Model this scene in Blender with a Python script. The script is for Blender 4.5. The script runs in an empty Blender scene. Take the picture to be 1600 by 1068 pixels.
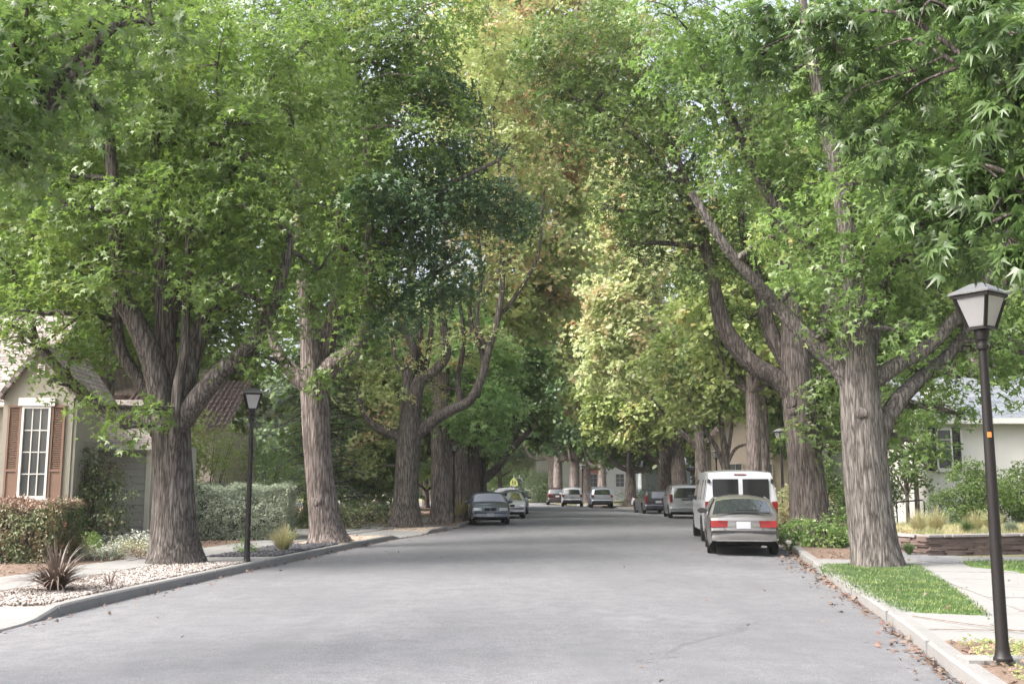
import bpy, bmesh, math, random
import numpy as np
from mathutils import Vector, Matrix
PI = math.pi
S = bpy.context.scene
COL = S.collection

# ------------------------------------------------------------------ camera
FPX, CX, CY = 1600.0, 800.0, 534.0
PITCH = math.atan(228 / FPX)
CAMZ = 1.6
cam = bpy.data.cameras.new('camera'); camo = bpy.data.objects.new('camera', cam); COL.objects.link(camo)
cam.sensor_width = 36; cam.lens = 36 * FPX / 1600; cam.clip_start = .05; cam.clip_end = 2000
camo.location = (0, 0, CAMZ); camo.rotation_euler = (PI / 2 + PITCH, 0, 0)
S.camera = camo

# ------------------------------------------------------------------ light
SUN_EL, SUN_AZ = math.radians(48), math.radians(-113)     # azimuth from +Y, negative = to the left
w = bpy.data.worlds.new('World'); S.world = w; w.use_nodes = True
nt = w.node_tree; bg = nt.nodes['Background']
sky = nt.nodes.new('ShaderNodeTexSky'); sky.sky_type = 'NISHITA'; sky.sun_disc = False
sky.sun_elevation = SUN_EL; sky.sun_rotation = SUN_AZ
sky.air_density = 1.0; sky.dust_density = 8.0; sky.ozone_density = 1.0
hs = nt.nodes.new('ShaderNodeHueSaturation'); hs.inputs['Saturation'].default_value = .5; nt.links.new(sky.outputs[0], hs.inputs['Color'])
nt.links.new(hs.outputs[0], bg.inputs[0]); bg.inputs[1].default_value = .15
sun = bpy.data.lights.new('sun', 'SUN'); suno = bpy.data.objects.new('sun', sun); COL.objects.link(suno)
sun.energy = 1.15; sun.angle = math.radians(28); sun.color = (1, .96, .9)
d = Vector((math.sin(SUN_AZ) * math.cos(SUN_EL), math.cos(SUN_AZ) * math.cos(SUN_EL), math.sin(SUN_EL)))
suno.rotation_euler = d.to_track_quat('Z', 'Y').to_euler(); suno.location = (0, 0, 60)
S.view_settings.view_transform = 'Standard'; S.view_settings.look = 'None'
S.view_settings.exposure = 1.8; S.view_settings.gamma = 1
S.cycles.max_bounces = 7; S.cycles.diffuse_bounces = 4; S.cycles.glossy_bounces = 3
S.cycles.transmission_bounces = 4; S.cycles.transparent_max_bounces = 6
S.cycles.caustics_reflective = False; S.cycles.caustics_refractive = False

# ------------------------------------------------------------------ helpers
def at(px, py, Y):
    """the point of the place at distance Y that lies on a sight line"""
    a = (px - CX) / FPX; b = -(py - CY) / FPX
    dy = math.cos(PITCH) - b * math.sin(PITCH); dz = math.sin(PITCH) + b * math.cos(PITCH)
    return Vector((a * Y / dy, Y, CAMZ + dz * Y / dy))

def tag(o, label=None, cat=None, group=None, kind=None):
    if label: o['label'] = label
    if cat: o['category'] = cat
    if group: o['group'] = group
    if kind: o['kind'] = kind
    return o

def empty(name, loc=(0, 0, 0), rz=0, label=None, cat=None, group=None):
    o = bpy.data.objects.new(name, None); COL.objects.link(o)
    o.location = loc; o.rotation_euler = (0, 0, rz); o.empty_display_size = .2
    return tag(o, label, cat, group)

def link(name, me, mats, parent=None):
    if not isinstance(mats, (list, tuple)): mats = [mats]
    for m in mats: me.materials.append(m)
    o = bpy.data.objects.new(name, me); COL.objects.link(o)
    if parent: o.parent = parent
    return o

def smooth(me, ang=40):
    me.polygons.foreach_set('use_smooth', np.ones(len(me.polygons), bool))
    try: me.set_sharp_from_angle(angle=math.radians(ang))
    except Exception: pass

class MB:
    """collects vertices and faces of one mesh"""
    def __init__(s): s.v = []; s.f = []; s.m = []
    def add(s, vs, fs, m=0):
        n = len(s.v); s.v += [tuple(p) for p in vs]; s.f += [tuple(i + n for i in f) for f in fs]; s.m += [m] * len(fs)
    def box(s, c, d, rz=0, m=0, rx=0, ry=0):
        R = Matrix.Rotation(rz, 3, 'Z') @ Matrix.Rotation(ry, 3, 'Y') @ Matrix.Rotation(rx, 3, 'X')
        vs = [Vector(c) + R @ Vector((x * d[0] / 2, y * d[1] / 2, z * d[2] / 2)) for z in (-1, 1) for y in (-1, 1) for x in (-1, 1)]
        s.add(vs, [(0, 2, 3, 1), (4, 5, 7, 6), (0, 1, 5, 4), (2, 6, 7, 3), (0, 4, 6, 2), (1, 3, 7, 5)], m)
    def prism(s, poly, axis, a, b, m=0):
        """polygon in the two other axes pushed from a to b along axis"""
        def p(u, v, t): return {'x': (t, u, v), 'y': (u, t, v), 'z': (u, v, t)}[axis]
        n = len(poly); vs = [p(u, v, a) for u, v in poly] + [p(u, v, b) for u, v in poly]
        s.add(vs, [tuple(range(n))[::-1], tuple(range(n, 2 * n))] + [(i, (i + 1) % n, n + (i + 1) % n, n + i) for i in range(n)], m)
    def tube(s, pts, rad, seg=8, m=0, cap=True, flare=0, seed=0):
        pts = [Vector(p) for p in pts]; n = len(pts); rings = []
        up = Vector((0, 1, 0)) if abs((pts[-1] - pts[0]).normalized().y) < .9 else Vector((1, 0, 0))
        prev = None; vs = []
        for i, p in enumerate(pts):
            t = (pts[min(i + 1, n - 1)] - pts[max(i - 1, 0)]).normalized()
            x = (up if prev is None else prev); x = (x - t * x.dot(t)).normalized(); y = t.cross(x); prev = x
            for k in range(seg):
                a = 2 * PI * k / seg; r = rad[i]
                if flare:
                    h = (p - pts[0]).length
                    r *= 1 + flare * math.exp(-h / .38) * (1 + .45 * math.sin(3 * a + seed) + .3 * math.sin(5 * a + 2 * seed)) + .035 * math.sin(4 * a + 1.3 * h + seed) + .03 * math.sin(7 * a - .9 * h)
                vs.append(p + x * (r * math.cos(a)) + y * (r * math.sin(a)))
        fs = [(i * seg + k, i * seg + (k + 1) % seg, (i + 1) * seg + (k + 1) % seg, (i + 1) * seg + k) for i in range(n - 1) for k in range(seg)]
        if cap: fs += [tuple(range(seg))[::-1], tuple((n - 1) * seg + k for k in range(seg))]
        s.add(vs, fs, m)
    def lathe(s, prof, seg=16, c=(0, 0, 0), axis='z', m=0):
        vs = []
        for r, h in prof:
            for k in range(seg):
                a = 2 * PI * k / seg; u, v = r * math.cos(a), r * math.sin(a)
                p = (u, v, h) if axis == 'z' else (h, u, v)
                vs.append(Vector(c) + Vector(p))
        n = len(prof)
        fs = [(i * seg + k, i * seg + (k + 1) % seg, (i + 1) * seg + (k + 1) % seg, (i + 1) * seg + k) for i in range(n - 1) for k in range(seg)]
        fs += [tuple(range(seg))[::-1], tuple((n - 1) * seg + k for k in range(seg))]
        s.add(vs, fs, m)
    def mesh(s, name, sm=None):
        me = bpy.data.meshes.new(name); me.from_pydata(s.v, [], s.f)
        me.polygons.foreach_set('material_index', np.array(s.m, dtype=np.int32))
        bm = bmesh.new(); bm.from_mesh(me); bmesh.ops.recalc_face_normals(bm, faces=bm.faces); bm.to_mesh(me); bm.free()
        if sm: smooth(me, sm)
        me.update(); return me
    def build(s, name, mats, parent=None, sm=None):
        return link(name, s.mesh(name, sm), mats, parent)

def copy_tree(o, parent=None):
    c = o.copy(); COL.objects.link(c); c.parent = parent
    for ch in [x for x in bpy.data.objects if x.parent == o]: copy_tree(ch, c)
    return c

def catmull(pts, n=5):
    P = [Vector(p) for p in pts]; P = [P[0] * 2 - P[1]] + P + [P[-1] * 2 - P[-2]]; out = []
    for i in range(1, len(P) - 2):
        for k in range(n):
            t = k / n; a, b, c, e = P[i - 1], P[i], P[i + 1], P[i + 2]
            out.append(.5 * ((2 * b) + (c - a) * t + (2 * a - 5 * b + 4 * c - e) * t * t + (3 * b - a - 3 * c + e) * t ** 3))
    out.append(P[-2]); return out

def lerp_list(v, n):
    out = []
    for i in range(len(v) - 1):
        for k in range(n): out.append(v[i] + (v[i + 1] - v[i]) * k / n)
    return out + [v[-1]]

# fast meshes of many small pieces
def pieces(name, V, F):
    """V: (N,k,3) vertices of N copies of a template; F: list of faces of the template"""
    N, k, _ = V.shape
    me = bpy.data.meshes.new(name)
    me.vertices.add(N * k); me.vertices.foreach_set('co', V.reshape(-1).astype(np.float32))
    fl = [len(f) for f in F]; flat = np.concatenate([np.array(f) for f in F])
    loops = (np.arange(N)[:, None] * k + flat[None]).reshape(-1)
    me.loops.add(len(loops)); me.loops.foreach_set('vertex_index', loops.astype(np.int32))
    tot = np.tile(np.array(fl), N); st = np.concatenate([[0], np.cumsum(tot)[:-1]])
    me.polygons.add(len(tot)); me.polygons.foreach_set('loop_start', st.astype(np.int32))
    me.update(calc_edges=True); return me

def unit(a): return a / np.maximum(np.linalg.norm(a, axis=-1, keepdims=True), 1e-9)

def star(lobes, val, droop=.12):
    """leaf with pointed lobes; lobes = [(angle, length)], val = valley radius"""
    c = (.30, 0, .03); vs = [c]; ang = [a for a, _ in lobes]; n = len(lobes)
    va = [ang[0] - 30] + [(ang[i] + ang[i + 1]) / 2 for i in range(n - 1)] + [ang[-1] + 30]
    for a in va: vs.append((c[0] + val * math.cos(math.radians(a)), val * math.sin(math.radians(a)), 0))
    for a, l in lobes: vs.append((c[0] + l * math.cos(math.radians(a)), l * math.sin(math.radians(a)), -droop * l))
    fs = [(0, 1 + i, 2 + n + i, 2 + i) for i in range(n)]
    return np.array(vs), fs
STAR5 = star([(-105, .5), (-52, .68), (0, .8), (52, .68), (105, .5)], .24)
STAR5N = star([(-76, .5), (-36, .85), (0, 1.05), (36, .85), (76, .5)], .33, .4)
STAR3 = star([(-70, .62), (0, .8), (70, .62)], .28)
OVAL = (np.array([(0, 0, 0), (.45, .24, .05), (1, 0, -.1), (.45, -.24, .05)]), [(0, 1, 2), (0, 2, 3)])
WIDE = (np.array([(0, 0, 0), (.4, .42, .06), (.95, .12, -.08), (.9, -.2, -.1), (.35, -.42, .05)]), [(0, 1, 2, 3), (0, 3, 4)])
NEEDLE = (np.array([(0, 0, 0), (.5, .09, .02), (1, 0, 0), (.5, -.09, .02)]), [(0, 1, 2), (0, 2, 3)])

def leaf_mesh(name, C, Nn, rad, k, size, tpl, rng, flat=.13, dome=.35, droop=.5, nj=.45):
    """sprays at C with normals Nn and radii rad, k leaves each"""
    T, F = tpl; M = len(C)
    t1 = unit(np.cross(Nn, np.array([.3, .8, .1]) + 0 * Nn)); t2 = np.cross(Nn, t1)
    a = np.sqrt(rng.random((M, k))); ph = rng.random((M, k)) * 2 * PI
    R = rad[:, None]
    ux, uy = np.cos(ph), np.sin(ph)
    radial = t1[:, None] * ux[..., None] + t2[:, None] * uy[..., None]
    pos = C[:, None] + radial * (a * R)[..., None] + Nn[:, None] * (rng.normal(0, flat, (M, k)) * R - dome * a * a * R)[..., None]
    dirn = radial + rng.normal(0, .5, (M, k, 3)); dirn[..., 2] -= droop
    nrm = unit(Nn[:, None] + rng.normal(0, nj, (M, k, 3)))
    dirn = unit(dirn - nrm * (dirn * nrm).sum(-1, keepdims=True)); side = np.cross(nrm, dirn)
    sz = size * (.65 + .6 * rng.random((M, k)))
    pos, dirn, side, nrm, sz = (q.reshape(-1, q.shape[-1]) if q.ndim == 3 else q.reshape(-1) for q in (pos, dirn, side, nrm, sz))
    V = pos[:, None] + sz[:, None, None] * (T[None, :, 0:1] * dirn[:, None] + T[None, :, 1:2] * side[:, None] + T[None, :, 2:3] * nrm[:, None])
    return pieces(name, V, F)

def blob_sprays(blobs, dens, rng, inner=.25, sr=.45, upb=.75):
    """blobs: (centre, (rx, ry, rz)); sprays on the rough outside of each and some within"""
    C, Nn, R = [], [], []
    for c, r in blobs:
        c = np.array(c); r = np.array(r, float)
        area = 4 * PI * (((r[0] * r[1]) ** 1.6 + (r[0] * r[2]) ** 1.6 + (r[1] * r[2]) ** 1.6) / 3) ** (1 / 1.6)
        n = max(4, int(area * dens)); dv = unit(rng.normal(0, 1, (n, 3)))
        f = np.where(rng.random(n) < inner, rng.random(n) ** .5 * .85, .82 + .26 * rng.random(n))
        ph = rng.random(6) * 6.28
        f = f * (1 + .16 * np.sin(3.1 * dv[:, 0] + ph[0] + 2 * dv[:, 2]) + .14 * np.sin(4.3 * dv[:, 1] + ph[1]) * np.cos(3.7 * dv[:, 2] + ph[2]) + .1 * np.sin(7 * dv[:, 0] + 6 * dv[:, 1] + ph[3]))
        p = c + dv * r * f[:, None]
        C.append(p); Nn.append(unit(dv * .55 + np.array([0, 0, upb]) + rng.normal(0, .3, (n, 3)))); R.append(sr * (.6 + .8 * rng.random(n)))
    return np.concatenate(C), np.concatenate(Nn), np.concatenate(R)

# ------------------------------------------------------------------ materials
def srgb(h):
    h = h.lstrip('#'); c = [int(h[i:i + 2], 16) / 255 for i in (0, 2, 4)]
    return tuple((x / 12.92 if x <= .04045 else ((x + .055) / 1.055) ** 2.4) for x in c)
class N:
    def __init__(s, name):
        s.m = bpy.data.materials.new(name); s.m.use_nodes = True; s.t = s.m.node_tree; s.b = s.t.nodes['Principled BSDF']
        s.out = s.t.nodes['Material Output']
    def n(s, typ, **k):
        x = s.t.nodes.new('ShaderNode' + typ)
        for a, v in k.items(): setattr(x, a, v)
        return x
    def l(s, a, b): s.t.links.new(a, b)
    def coord(s, scale=(1, 1, 1), world=False):
        if world: o = s.n('NewGeometry').outputs['Position']
        else: o = s.n('TexCoord').outputs['Object']
        mp = s.n('Mapping'); mp.inputs['Scale'].default_value = scale; s.l(o, mp.inputs['Vector']); return mp.outputs[0]
    def noise(s, vec, scale, detail=4, rough=.55, out=0):
        x = s.n('TexNoise'); x.inputs['Scale'].default_value = scale; x.inputs['Detail'].default_value = detail; x.inputs['Roughness'].default_value = rough
        s.l(vec, x.inputs['Vector']); return x.outputs[out]
    def ramp(s, fac, stops, interp='LINEAR'):
        r = s.n('ValToRGB'); r.color_ramp.interpolation = interp; e = r.color_ramp.elements
        while len(e) < len(stops): e.new(.5)
        for i, (p, c) in enumerate(stops):
            e[i].position = p; e[i].color = (*(c if isinstance(c, (tuple, list)) else (c, c, c)), 1)
        s.l(fac, r.inputs[0]); return r.outputs[0]
    def mix(s, f, a, b, mode='MIX'):
        x = s.n('MixRGB'); x.blend_type = mode
        for i, q in ((0, f), (1, a), (2, b)):
            if hasattr(q, 'links'): s.l(q, x.inputs[i])
            else: x.inputs[i].default_value = q if i == 0 else (*q, 1)
        return x.outputs[0]
    def bump(s, h, st=.4, dist=.02):
        x = s.n('Bump'); x.inputs['Strength'].default_value = st; x.inputs['Distance'].default_value = dist
        s.l(h, x.inputs['Height']); s.l(x.outputs[0], s.b.inputs['Normal'])
    def col(s, c):
        if hasattr(c, 'links'): s.l(c, s.b.inputs['Base Color'])
        else: s.b.inputs['Base Color'].default_value = (*c, 1)
    def set(s, rough=.6, spec=.4, metal=0, coat=0):
        s.b.inputs['Roughness'].default_value = rough; s.b.inputs['Specular IOR Level'].default_value = spec
        s.b.inputs['Metallic'].default_value = metal; s.b.inputs['Coat Weight'].default_value = coat; s.b.inputs['Coat Roughness'].default_value = .05

def simple(name, c, rough=.6, spec=.4, metal=0, coat=0, var=.12, vs=3.0, bump=0, bs=60):
    x = N(name); v = x.coord()
    nz = x.noise(v, vs, 5)
    x.col(x.mix(nz, tuple(k * (1 - var) for k in c), tuple(min(1, k * (1 + var)) for k in c)))
    x.set(rough, spec, metal, coat)
    if bump: x.bump(x.noise(v, bs, 4), bump, .01)
    return x.m

LEAF_GAIN = 1.15
def leaf_mat(name, c1, c2, c3=None, amt=.0, scale=.35, trans=.42, rough=.38, c4=None):
    """per-leaf variety between c1 and c2, with patches that have turned to c3/c4"""
    k_ = lambda c: tuple(min(.62, (q * .9 + .10 * (c[0] * .45 + c[1] * .45 + c[2] * .1)) * LEAF_GAIN) for q in c) if c else None
    c1, c2, c3, c4 = k_(c1), k_(c2), k_(c3), k_(c4)
    x = N(name); g = x.n('NewGeometry'); rnd = g.outputs['Random Per Island']
    v = x.coord()
    big = x.noise(v, .55, 2)
    f = x.n('Math', operation='MULTIPLY_ADD'); x.l(rnd, f.inputs[0]); f.inputs[1].default_value = .6
    x.l(x.ramp(big, [(.3, 0.), (.7, .4)]), f.inputs[2])
    c = x.mix(f.outputs[0], c1, c2)
    if c3:
        pn = x.noise(v, scale, 3)
        a = x.n('Math', operation='MULTIPLY_ADD'); x.l(rnd, a.inputs[0]); a.inputs[1].default_value = .22; x.l(pn, a.inputs[2])
        t = .72 - amt
        msk = x.ramp(a.outputs[0], [(t, 0.), (t + .1, 1.)])
        cc = x.mix(rnd, c3, c4 or c3)
        c = x.mix(msk, c, cc)
    x.col(c); x.set(rough, .5)
    tr = x.n('BsdfTranslucent'); br = x.n('HueSaturation'); br.inputs['Value'].default_value = 1.5; br.inputs['Saturation'].default_value = 1.1
    x.l(c, br.inputs['Color']); x.l(br.outputs[0], tr.inputs[0])
    ms = x.n('MixShader'); ms.inputs[0].default_value = trans
    x.l(x.b.outputs[0], ms.inputs[1]); x.l(tr.outputs[0], ms.inputs[2]); x.l(ms.outputs[0], x.out.inputs[0])
    return x.m

def bark_mat(name, c1, c2, sx=11, sz=2.0, st=1.0):
    x = N(name); v = x.coord((sx, sx, sz))
    wob = x.noise(v, .8, 3, out=1)
    vv = x.mix(.28, (0, 0, 0), wob, 'ADD'); ad = x.n('VectorMath', operation='ADD'); x.l(v, ad.inputs[0]); x.l(vv, ad.inputs[1])
    vo = x.n('TexVoronoi', feature='DISTANCE_TO_EDGE'); vo.inputs['Scale'].default_value = 1.0; x.l(ad.outputs[0], vo.inputs['Vector'])
    fine = x.noise(v, 3.5, 6, .65); lon = x.noise(x.coord((sx * .8, sx * .8, sz * .32)), 1.7, 5, .6)
    fur = x.ramp(lon, [(.40, 1.), (.475, .25), (.5, 0.), (.525, .3), (.62, 1.)])
    h = x.mix(.6, x.ramp(vo.outputs['Distance'], [(0, 0.), (.3, 1.)]), fur)
    hh = x.mix(.35, h, fine)
    big = x.noise(x.coord(), 1.3, 4)
    c = x.mix(x.ramp(hh, [(.18, 0.), (.82, 1.)]), tuple(k * .28 for k in c1), tuple(min(1, k * 1.12) for k in c2))
    c = x.mix(x.ramp(big, [(.35, 0.), (.7, .28)]), c, c1)
    x.col(c); x.set(.85, .2); x.bump(hh, st, .05)
    return x.m

BARK = bark_mat('bark_grey_brown', (.15, .12, .108), (.33, .28, .26))
BARK4 = bark_mat('bark_fine_plated', (.10, .088, .080), (.215, .195, .18), 13, 2.6, .8)
BARK1 = bark_mat('bark_brown_deep_furrows', (.080, .067, .059), (.20, .178, .162), 13, 2.2, 1.0)
BARK2 = bark_mat('bark_dark_brown', (.078, .065, .059), (.175, .15, .137))
BARK3 = bark_mat('bark_pale', (.21, .175, .155), (.36, .31, .285), 5, 2, .4)
LEAF = dict(
    mid=leaf_mat('leaf_mid_green', (.068, .125, .024), (.155, .225, .05), (.20, .22, .05), -.02),
    bright=leaf_mat('leaf_bright_green', (.085, .16, .035), (.19, .275, .075), (.28, .33, .10), -.01, .5),
    olive=leaf_mat('leaf_olive_with_red', (.065, .115, .028), (.14, .195, .05), (.25, .12, .06), -.03, .6, c4=(.24, .19, .07)),
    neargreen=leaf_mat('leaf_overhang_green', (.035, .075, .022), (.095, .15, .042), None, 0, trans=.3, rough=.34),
    fresh=leaf_mat('leaf_fresh_light_green', (.15, .27, .075), (.27, .40, .14), (.34, .38, .13), -.02),
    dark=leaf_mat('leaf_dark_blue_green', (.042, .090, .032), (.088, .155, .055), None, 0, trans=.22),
    autumn=leaf_mat('leaf_autumn_pink_yellow', (.32, .38, .17), (.43, .45, .24), (.50, .29, .21), .05, .55, c4=(.50, .42, .28), trans=.5),
    faded=leaf_mat('leaf_faded_olive_pink', (.21, .28, .09), (.37, .41, .16), (.54, .26, .16), .08, .5, c4=(.30, .25, .12)),
    yellow=leaf_mat('leaf_yellow_green', (.20, .28, .075), (.37, .42, .16), (.40, .34, .14), -.01, .5),
    deep=leaf_mat('leaf_deep_green', (.058, .105, .026), (.125, .18, .045), (.10, .17, .045), .1),
    shade=leaf_mat('leaf_near_green', (.028, .066, .02), (.058, .115, .036), (.085, .14, .045), .02, trans=.3),
    grey=leaf_mat('leaf_grey_green', (.15, .19, .13), (.28, .33, .23), None, 0, trans=.15, rough=.6),
    hedge=leaf_mat('leaf_hedge', (.06, .10, .035), (.15, .19, .07), (.17, .13, .06), .08, 1.2, trans=.18),
    rust=leaf_mat('leaf_hedge_rust_top', (.17, .10, .07), (.26, .17, .12), None, 0, trans=.15),
    silver=leaf_mat('leaf_silver', (.34, .38, .31), (.55, .58, .48), None, 0, trans=.15, rough=.6),
    straw=leaf_mat('leaf_straw', (.33, .29, .15), (.52, .46, .26), (.25, .30, .12), .12, 1.2, trans=.2, rough=.6),
    bronze=leaf_mat('leaf_bronze', (.075, .055, .045), (.17, .125, .10), None, 0, trans=.1),
    lawn=leaf_mat('grass_blade', (.045, .09, .022), (.105, .17, .05), (.19, .24, .07), .05, 2.5, trans=.25),
    litter=leaf_mat('fallen_leaf', (.09, .058, .042), (.20, .135, .095), (.17, .05, .04), .0, 2., trans=.1, rough=.7),
    cedar=leaf_mat('needle_blue_green', (.10, .15, .09), (.25, .31, .19), None, 0, trans=.12, rough=.55),
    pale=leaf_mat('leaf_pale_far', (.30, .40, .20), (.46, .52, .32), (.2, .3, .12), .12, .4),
)

def ground_mat(name, c1, c2, sc=3, bump=.3, speck=None):
    x = N(name); v = x.coord(world=True)
    a = x.noise(v, sc, 6, .65); b = x.noise(v, sc * 9, 4)
    c = x.mix(a, c1, c2); c = x.mix(x.ramp(b, [(.45, 0.), (.62, .6)]), c, speck or tuple(k * 1.4 for k in c2))
    x.col(c); x.set(.9, .2); x.bump(b, bump, .02); return x.m

def road_mat():
    x = N('asphalt_worn'); v = x.coord(world=True)
    big = x.noise(v, .22, 4, .6); str_ = x.noise(x.coord((1.6, .12, 1), True), 1.0, 5, .6); fine = x.noise(v, 95, 3, .7); mid = x.noise(v, 3.2, 5, .65)
    c = x.mix(x.ramp(big, [(.38, 0.), (.62, 1.)]), (.128, .132, .142), (.198, .202, .214))
    c = x.mix(x.ramp(str_, [(.35, 0.), (.75, .55)]), c, (.228, .231, .24))
    c = x.mix(x.ramp(mid, [(.42, 0.), (.66, .7)]), c, (.115, .118, .128))
    c = x.mix(x.ramp(x.noise(v, 22, 4, .7), [(.35, .5), (.55, 0.)]), c, (.10, .10, .107)); c = x.mix(x.ramp(fine, [(.35, .7), (.6, 0.)]), c, (.07, .07, .075))
    c = x.mix(x.ramp(fine, [(.56, 0.), (.74, .6)]), c, (.40, .39, .385))
    # crack network
    wob = x.noise(v, 1.2, 4, out=1); ad = x.n('VectorMath', operation='ADD'); x.l(v, ad.inputs[0]); x.l(wob, ad.inputs[1])
    vo = x.n('TexVoronoi', feature='DISTANCE_TO_EDGE'); vo.inputs['Scale'].default_value = .33; x.l(ad.outputs[0], vo.inputs['Vector'])
    c = x.mix(x.ramp(vo.outputs['Distance'], [(0, .3), (.008, 0.)]), c, (.09, .09, .095))
    # oil drips
    oil = x.noise(x.coord((.9, .35, 1), True), .9, 3); c = x.mix(x.ramp(x.noise(x.coord((.55, .10, 1), True), 1.3, 6, .7), [(.52, 0.), (.72, .5)]), c, (.115, .116, .124)); c = x.mix(x.ramp(oil, [(.62, 0.), (.78, .5)]), c, (.12, .118, .12))
    x.col(c); x.set(.8, .3); x.bump(fine, .35, .006); return x.m

def concrete_mat(name, c1, c2):
    x = N(name); v = x.coord(world=True)
    a = x.noise(v, .9, 6, .65); f = x.noise(v, 60, 3, .7); st = x.noise(v, 2.6, 5, .7)
    c = x.mix(a, c1, c2); c = x.mix(x.ramp(st, [(.55, 0.), (.72, .4)]), c, tuple(k * .55 for k in c1)); c = x.mix(x.ramp(f, [(.4, .3), (.6, 0.)]), c, tuple(k * .6 for k in c1))
    x.col(c); x.set(.85, .25); x.bump(f, .25, .006); return x.m
M = dict(
    road=road_mat(), conc=concrete_mat('concrete_pale', (.205, .203, .198), (.29, .287, .28)), kerb=concrete_mat('concrete_kerb', (.17, .165, .16), (.29, .285, .28)),
    soil=ground_mat('soil_bark_mulch', (.10, .07, .055), (.19, .14, .11), 2.5, .6), yard=ground_mat('yard_dry_ground', (.20, .17, .115), (.27, .26, .15), .8, .5, (.17, .21, .09)),
    dirt=ground_mat('dirt_tan', (.28, .225, .18), (.40, .33, .27), 2, .4), gravelbed=ground_mat('gravel_bed', (.17, .145, .13), (.34, .31, .285), 6, .7), darkbed=ground_mat('dark_stone_bed', (.05, .05, .055), (.10, .10, .105), 6, .7),
    ground=ground_mat('ground_far', (.14, .15, .08), (.22, .21, .12), .4, .4), path=concrete_mat('path_dark', (.17, .17, .18), (.25, .25, .26)),
    stone=simple('gravel_white', (.42, .385, .36), .8, .2, var=.35, vs=9), dstone=simple('stone_charcoal', (.06, .06, .068), .5, .4, var=.5, vs=9),
    slate=simple('slate_stone', (.17, .125, .11), .75, .3, var=.6, vs=2.3, bump=.5, bs=25), lid=simple('slate_cap', (.36, .33, .32), .75, .3, var=.3, vs=3, bump=.4, bs=25),
    black=simple('black_painted_iron', (.011, .009, .009), .5, .35, var=.3, bump=.1, bs=40), orange=simple('orange_sticker', (.6, .2, .05), .6),
    white=simple('white_paint', (.62, .61, .58), .5, .4, var=.06), cream=simple('cream_trim', (.78, .74, .66), .55),
    stucco=simple('stucco_grey_beige', (.30, .285, .24), .9, .15, var=.1, vs=1.2, bump=.4, bs=40), stuccow=simple('stucco_white', (.60, .59, .565), .9, .15, var=.07, vs=1., bump=.3, bs=40),
    stuccop=simple('stucco_peach', (.68, .58, .53), .9, .15, var=.08, vs=1., bump=.3, bs=40), stuccot=simple('stucco_tan', (.55, .47, .40), .9, .15, var=.1, vs=1.),
    shutter=simple('shutter_terracotta_brown', (.21, .135, .10), .6, .3, var=.12), clap=simple('clapboard_grey', (.50, .49, .46), .7, .25, var=.12),
    shut_black=simple('shutter_black', (.02, .022, .024), .5), brick=simple('brick_red', (.42, .17, .13), .85, .2, var=.25, vs=14),
)
def roof_mat(name, c1, c2, row=.16, wid=.3):
    x = N(name); tc = x.n('TexCoord'); br = x.n('TexBrick'); mp = x.n('Mapping')
    x.l(tc.outputs['UV'], mp.inputs['Vector']); x.l(mp.outputs[0], br.inputs['Vector'])
    br.inputs['Color1'].default_value = (*c1, 1); br.inputs['Color2'].default_value = (*c2, 1); br.inputs['Mortar'].default_value = (*[k * .35 for k in c1], 1)
    br.inputs['Scale'].default_value = 1; br.inputs['Mortar Size'].default_value = .014; br.inputs['Brick Width'].default_value = wid; br.inputs['Row Height'].default_value = row
    x.col(x.mix(x.ramp(x.noise(tc.outputs['UV'], 2.2, 5), [(.4, 0.), (.7, .5)]), br.outputs[0], c2)); x.set(.85, .2)
    x.bump(br.outputs['Fac'], -.6, .02); return x.m
M['shingle'] = roof_mat('roof_shingle_grey_brown', (.17, .145, .135), (.30, .265, .245))
M['bluerf'] = roof_mat('roof_shingle_blue_grey', (.14, .155, .18), (.24, .26, .29))
M['tile'] = roof_mat('roof_tile_terracotta', (.42, .31, .285), (.56, .46, .425), .3, .22)
M['browrf'] = roof_mat('roof_shingle_brown', (.22, .165, .15), (.34, .27, .25))
def glass_mat(name, c=(.02, .024, .026), rough=.03):
    x = N(name); x.col(x.mix(x.noise(x.coord(), 1.5, 2), c, tuple(k * 1.8 for k in c))); x.set(rough, 1.0); x.b.inputs['Coat Weight'].default_value = 1.0; x.b.inputs['Coat Roughness'].default_value = .02; return x.m
def pebble(name, a, b):
    x = N(name); x.col(x.mix(x.n('NewGeometry').outputs['Random Per Island'], a, b)); x.set(.8, .25); return x.m
M['stone'] = pebble('gravel_mixed_pale', (.12, .10, .085), (.46, .42, .395)); M['dstone'] = pebble('gravel_charcoal', (.03, .03, .034), (.13, .13, .145))
M['glass'] = glass_mat('window_glass_dark', (.02, .024, .026), .02); M['pane'] = glass_mat('house_window_glass', (.05, .055, .055), .05)
def frosted():
    x = N('lamp_glass_frosted'); x.col((.46, .46, .47)); x.set(.35, .5)
    x.b.inputs['Transmission Weight'].default_value = .35; return x.m
M['frost'] = frosted(); M['glassv'] = glass_mat('van_glass_tinted', (.012, .013, .013), .12); M['glassv'].node_tree.nodes['Principled BSDF'].inputs['Coat Weight'].default_value = 0; M['glassv'].node_tree.nodes['Principled BSDF'].inputs['Specular IOR Level'].default_value = .35
def paint(name, c, metal=.3, rough=.32): return simple(name, c, rough, .5, metal, .8, var=.04, vs=2)
M['tyre'] = simple('tyre_rubber', (.02, .02, .02), .85, .2); M['rim'] = simple('alloy_rim', (.45, .45, .46), .35, .5, .8); M['under'] = simple('underbody_black', (.012, .012, .012), .9, .1)
M['plastic'] = simple('dark_plastic', (.03, .03, .032), .55); M['tail'] = simple('tail_light_red', (.20, .010, .008), .3, .35, coat=0); M['amber'] = simple('tail_light_amber', (.6, .18, .03), .2, .6)
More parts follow.
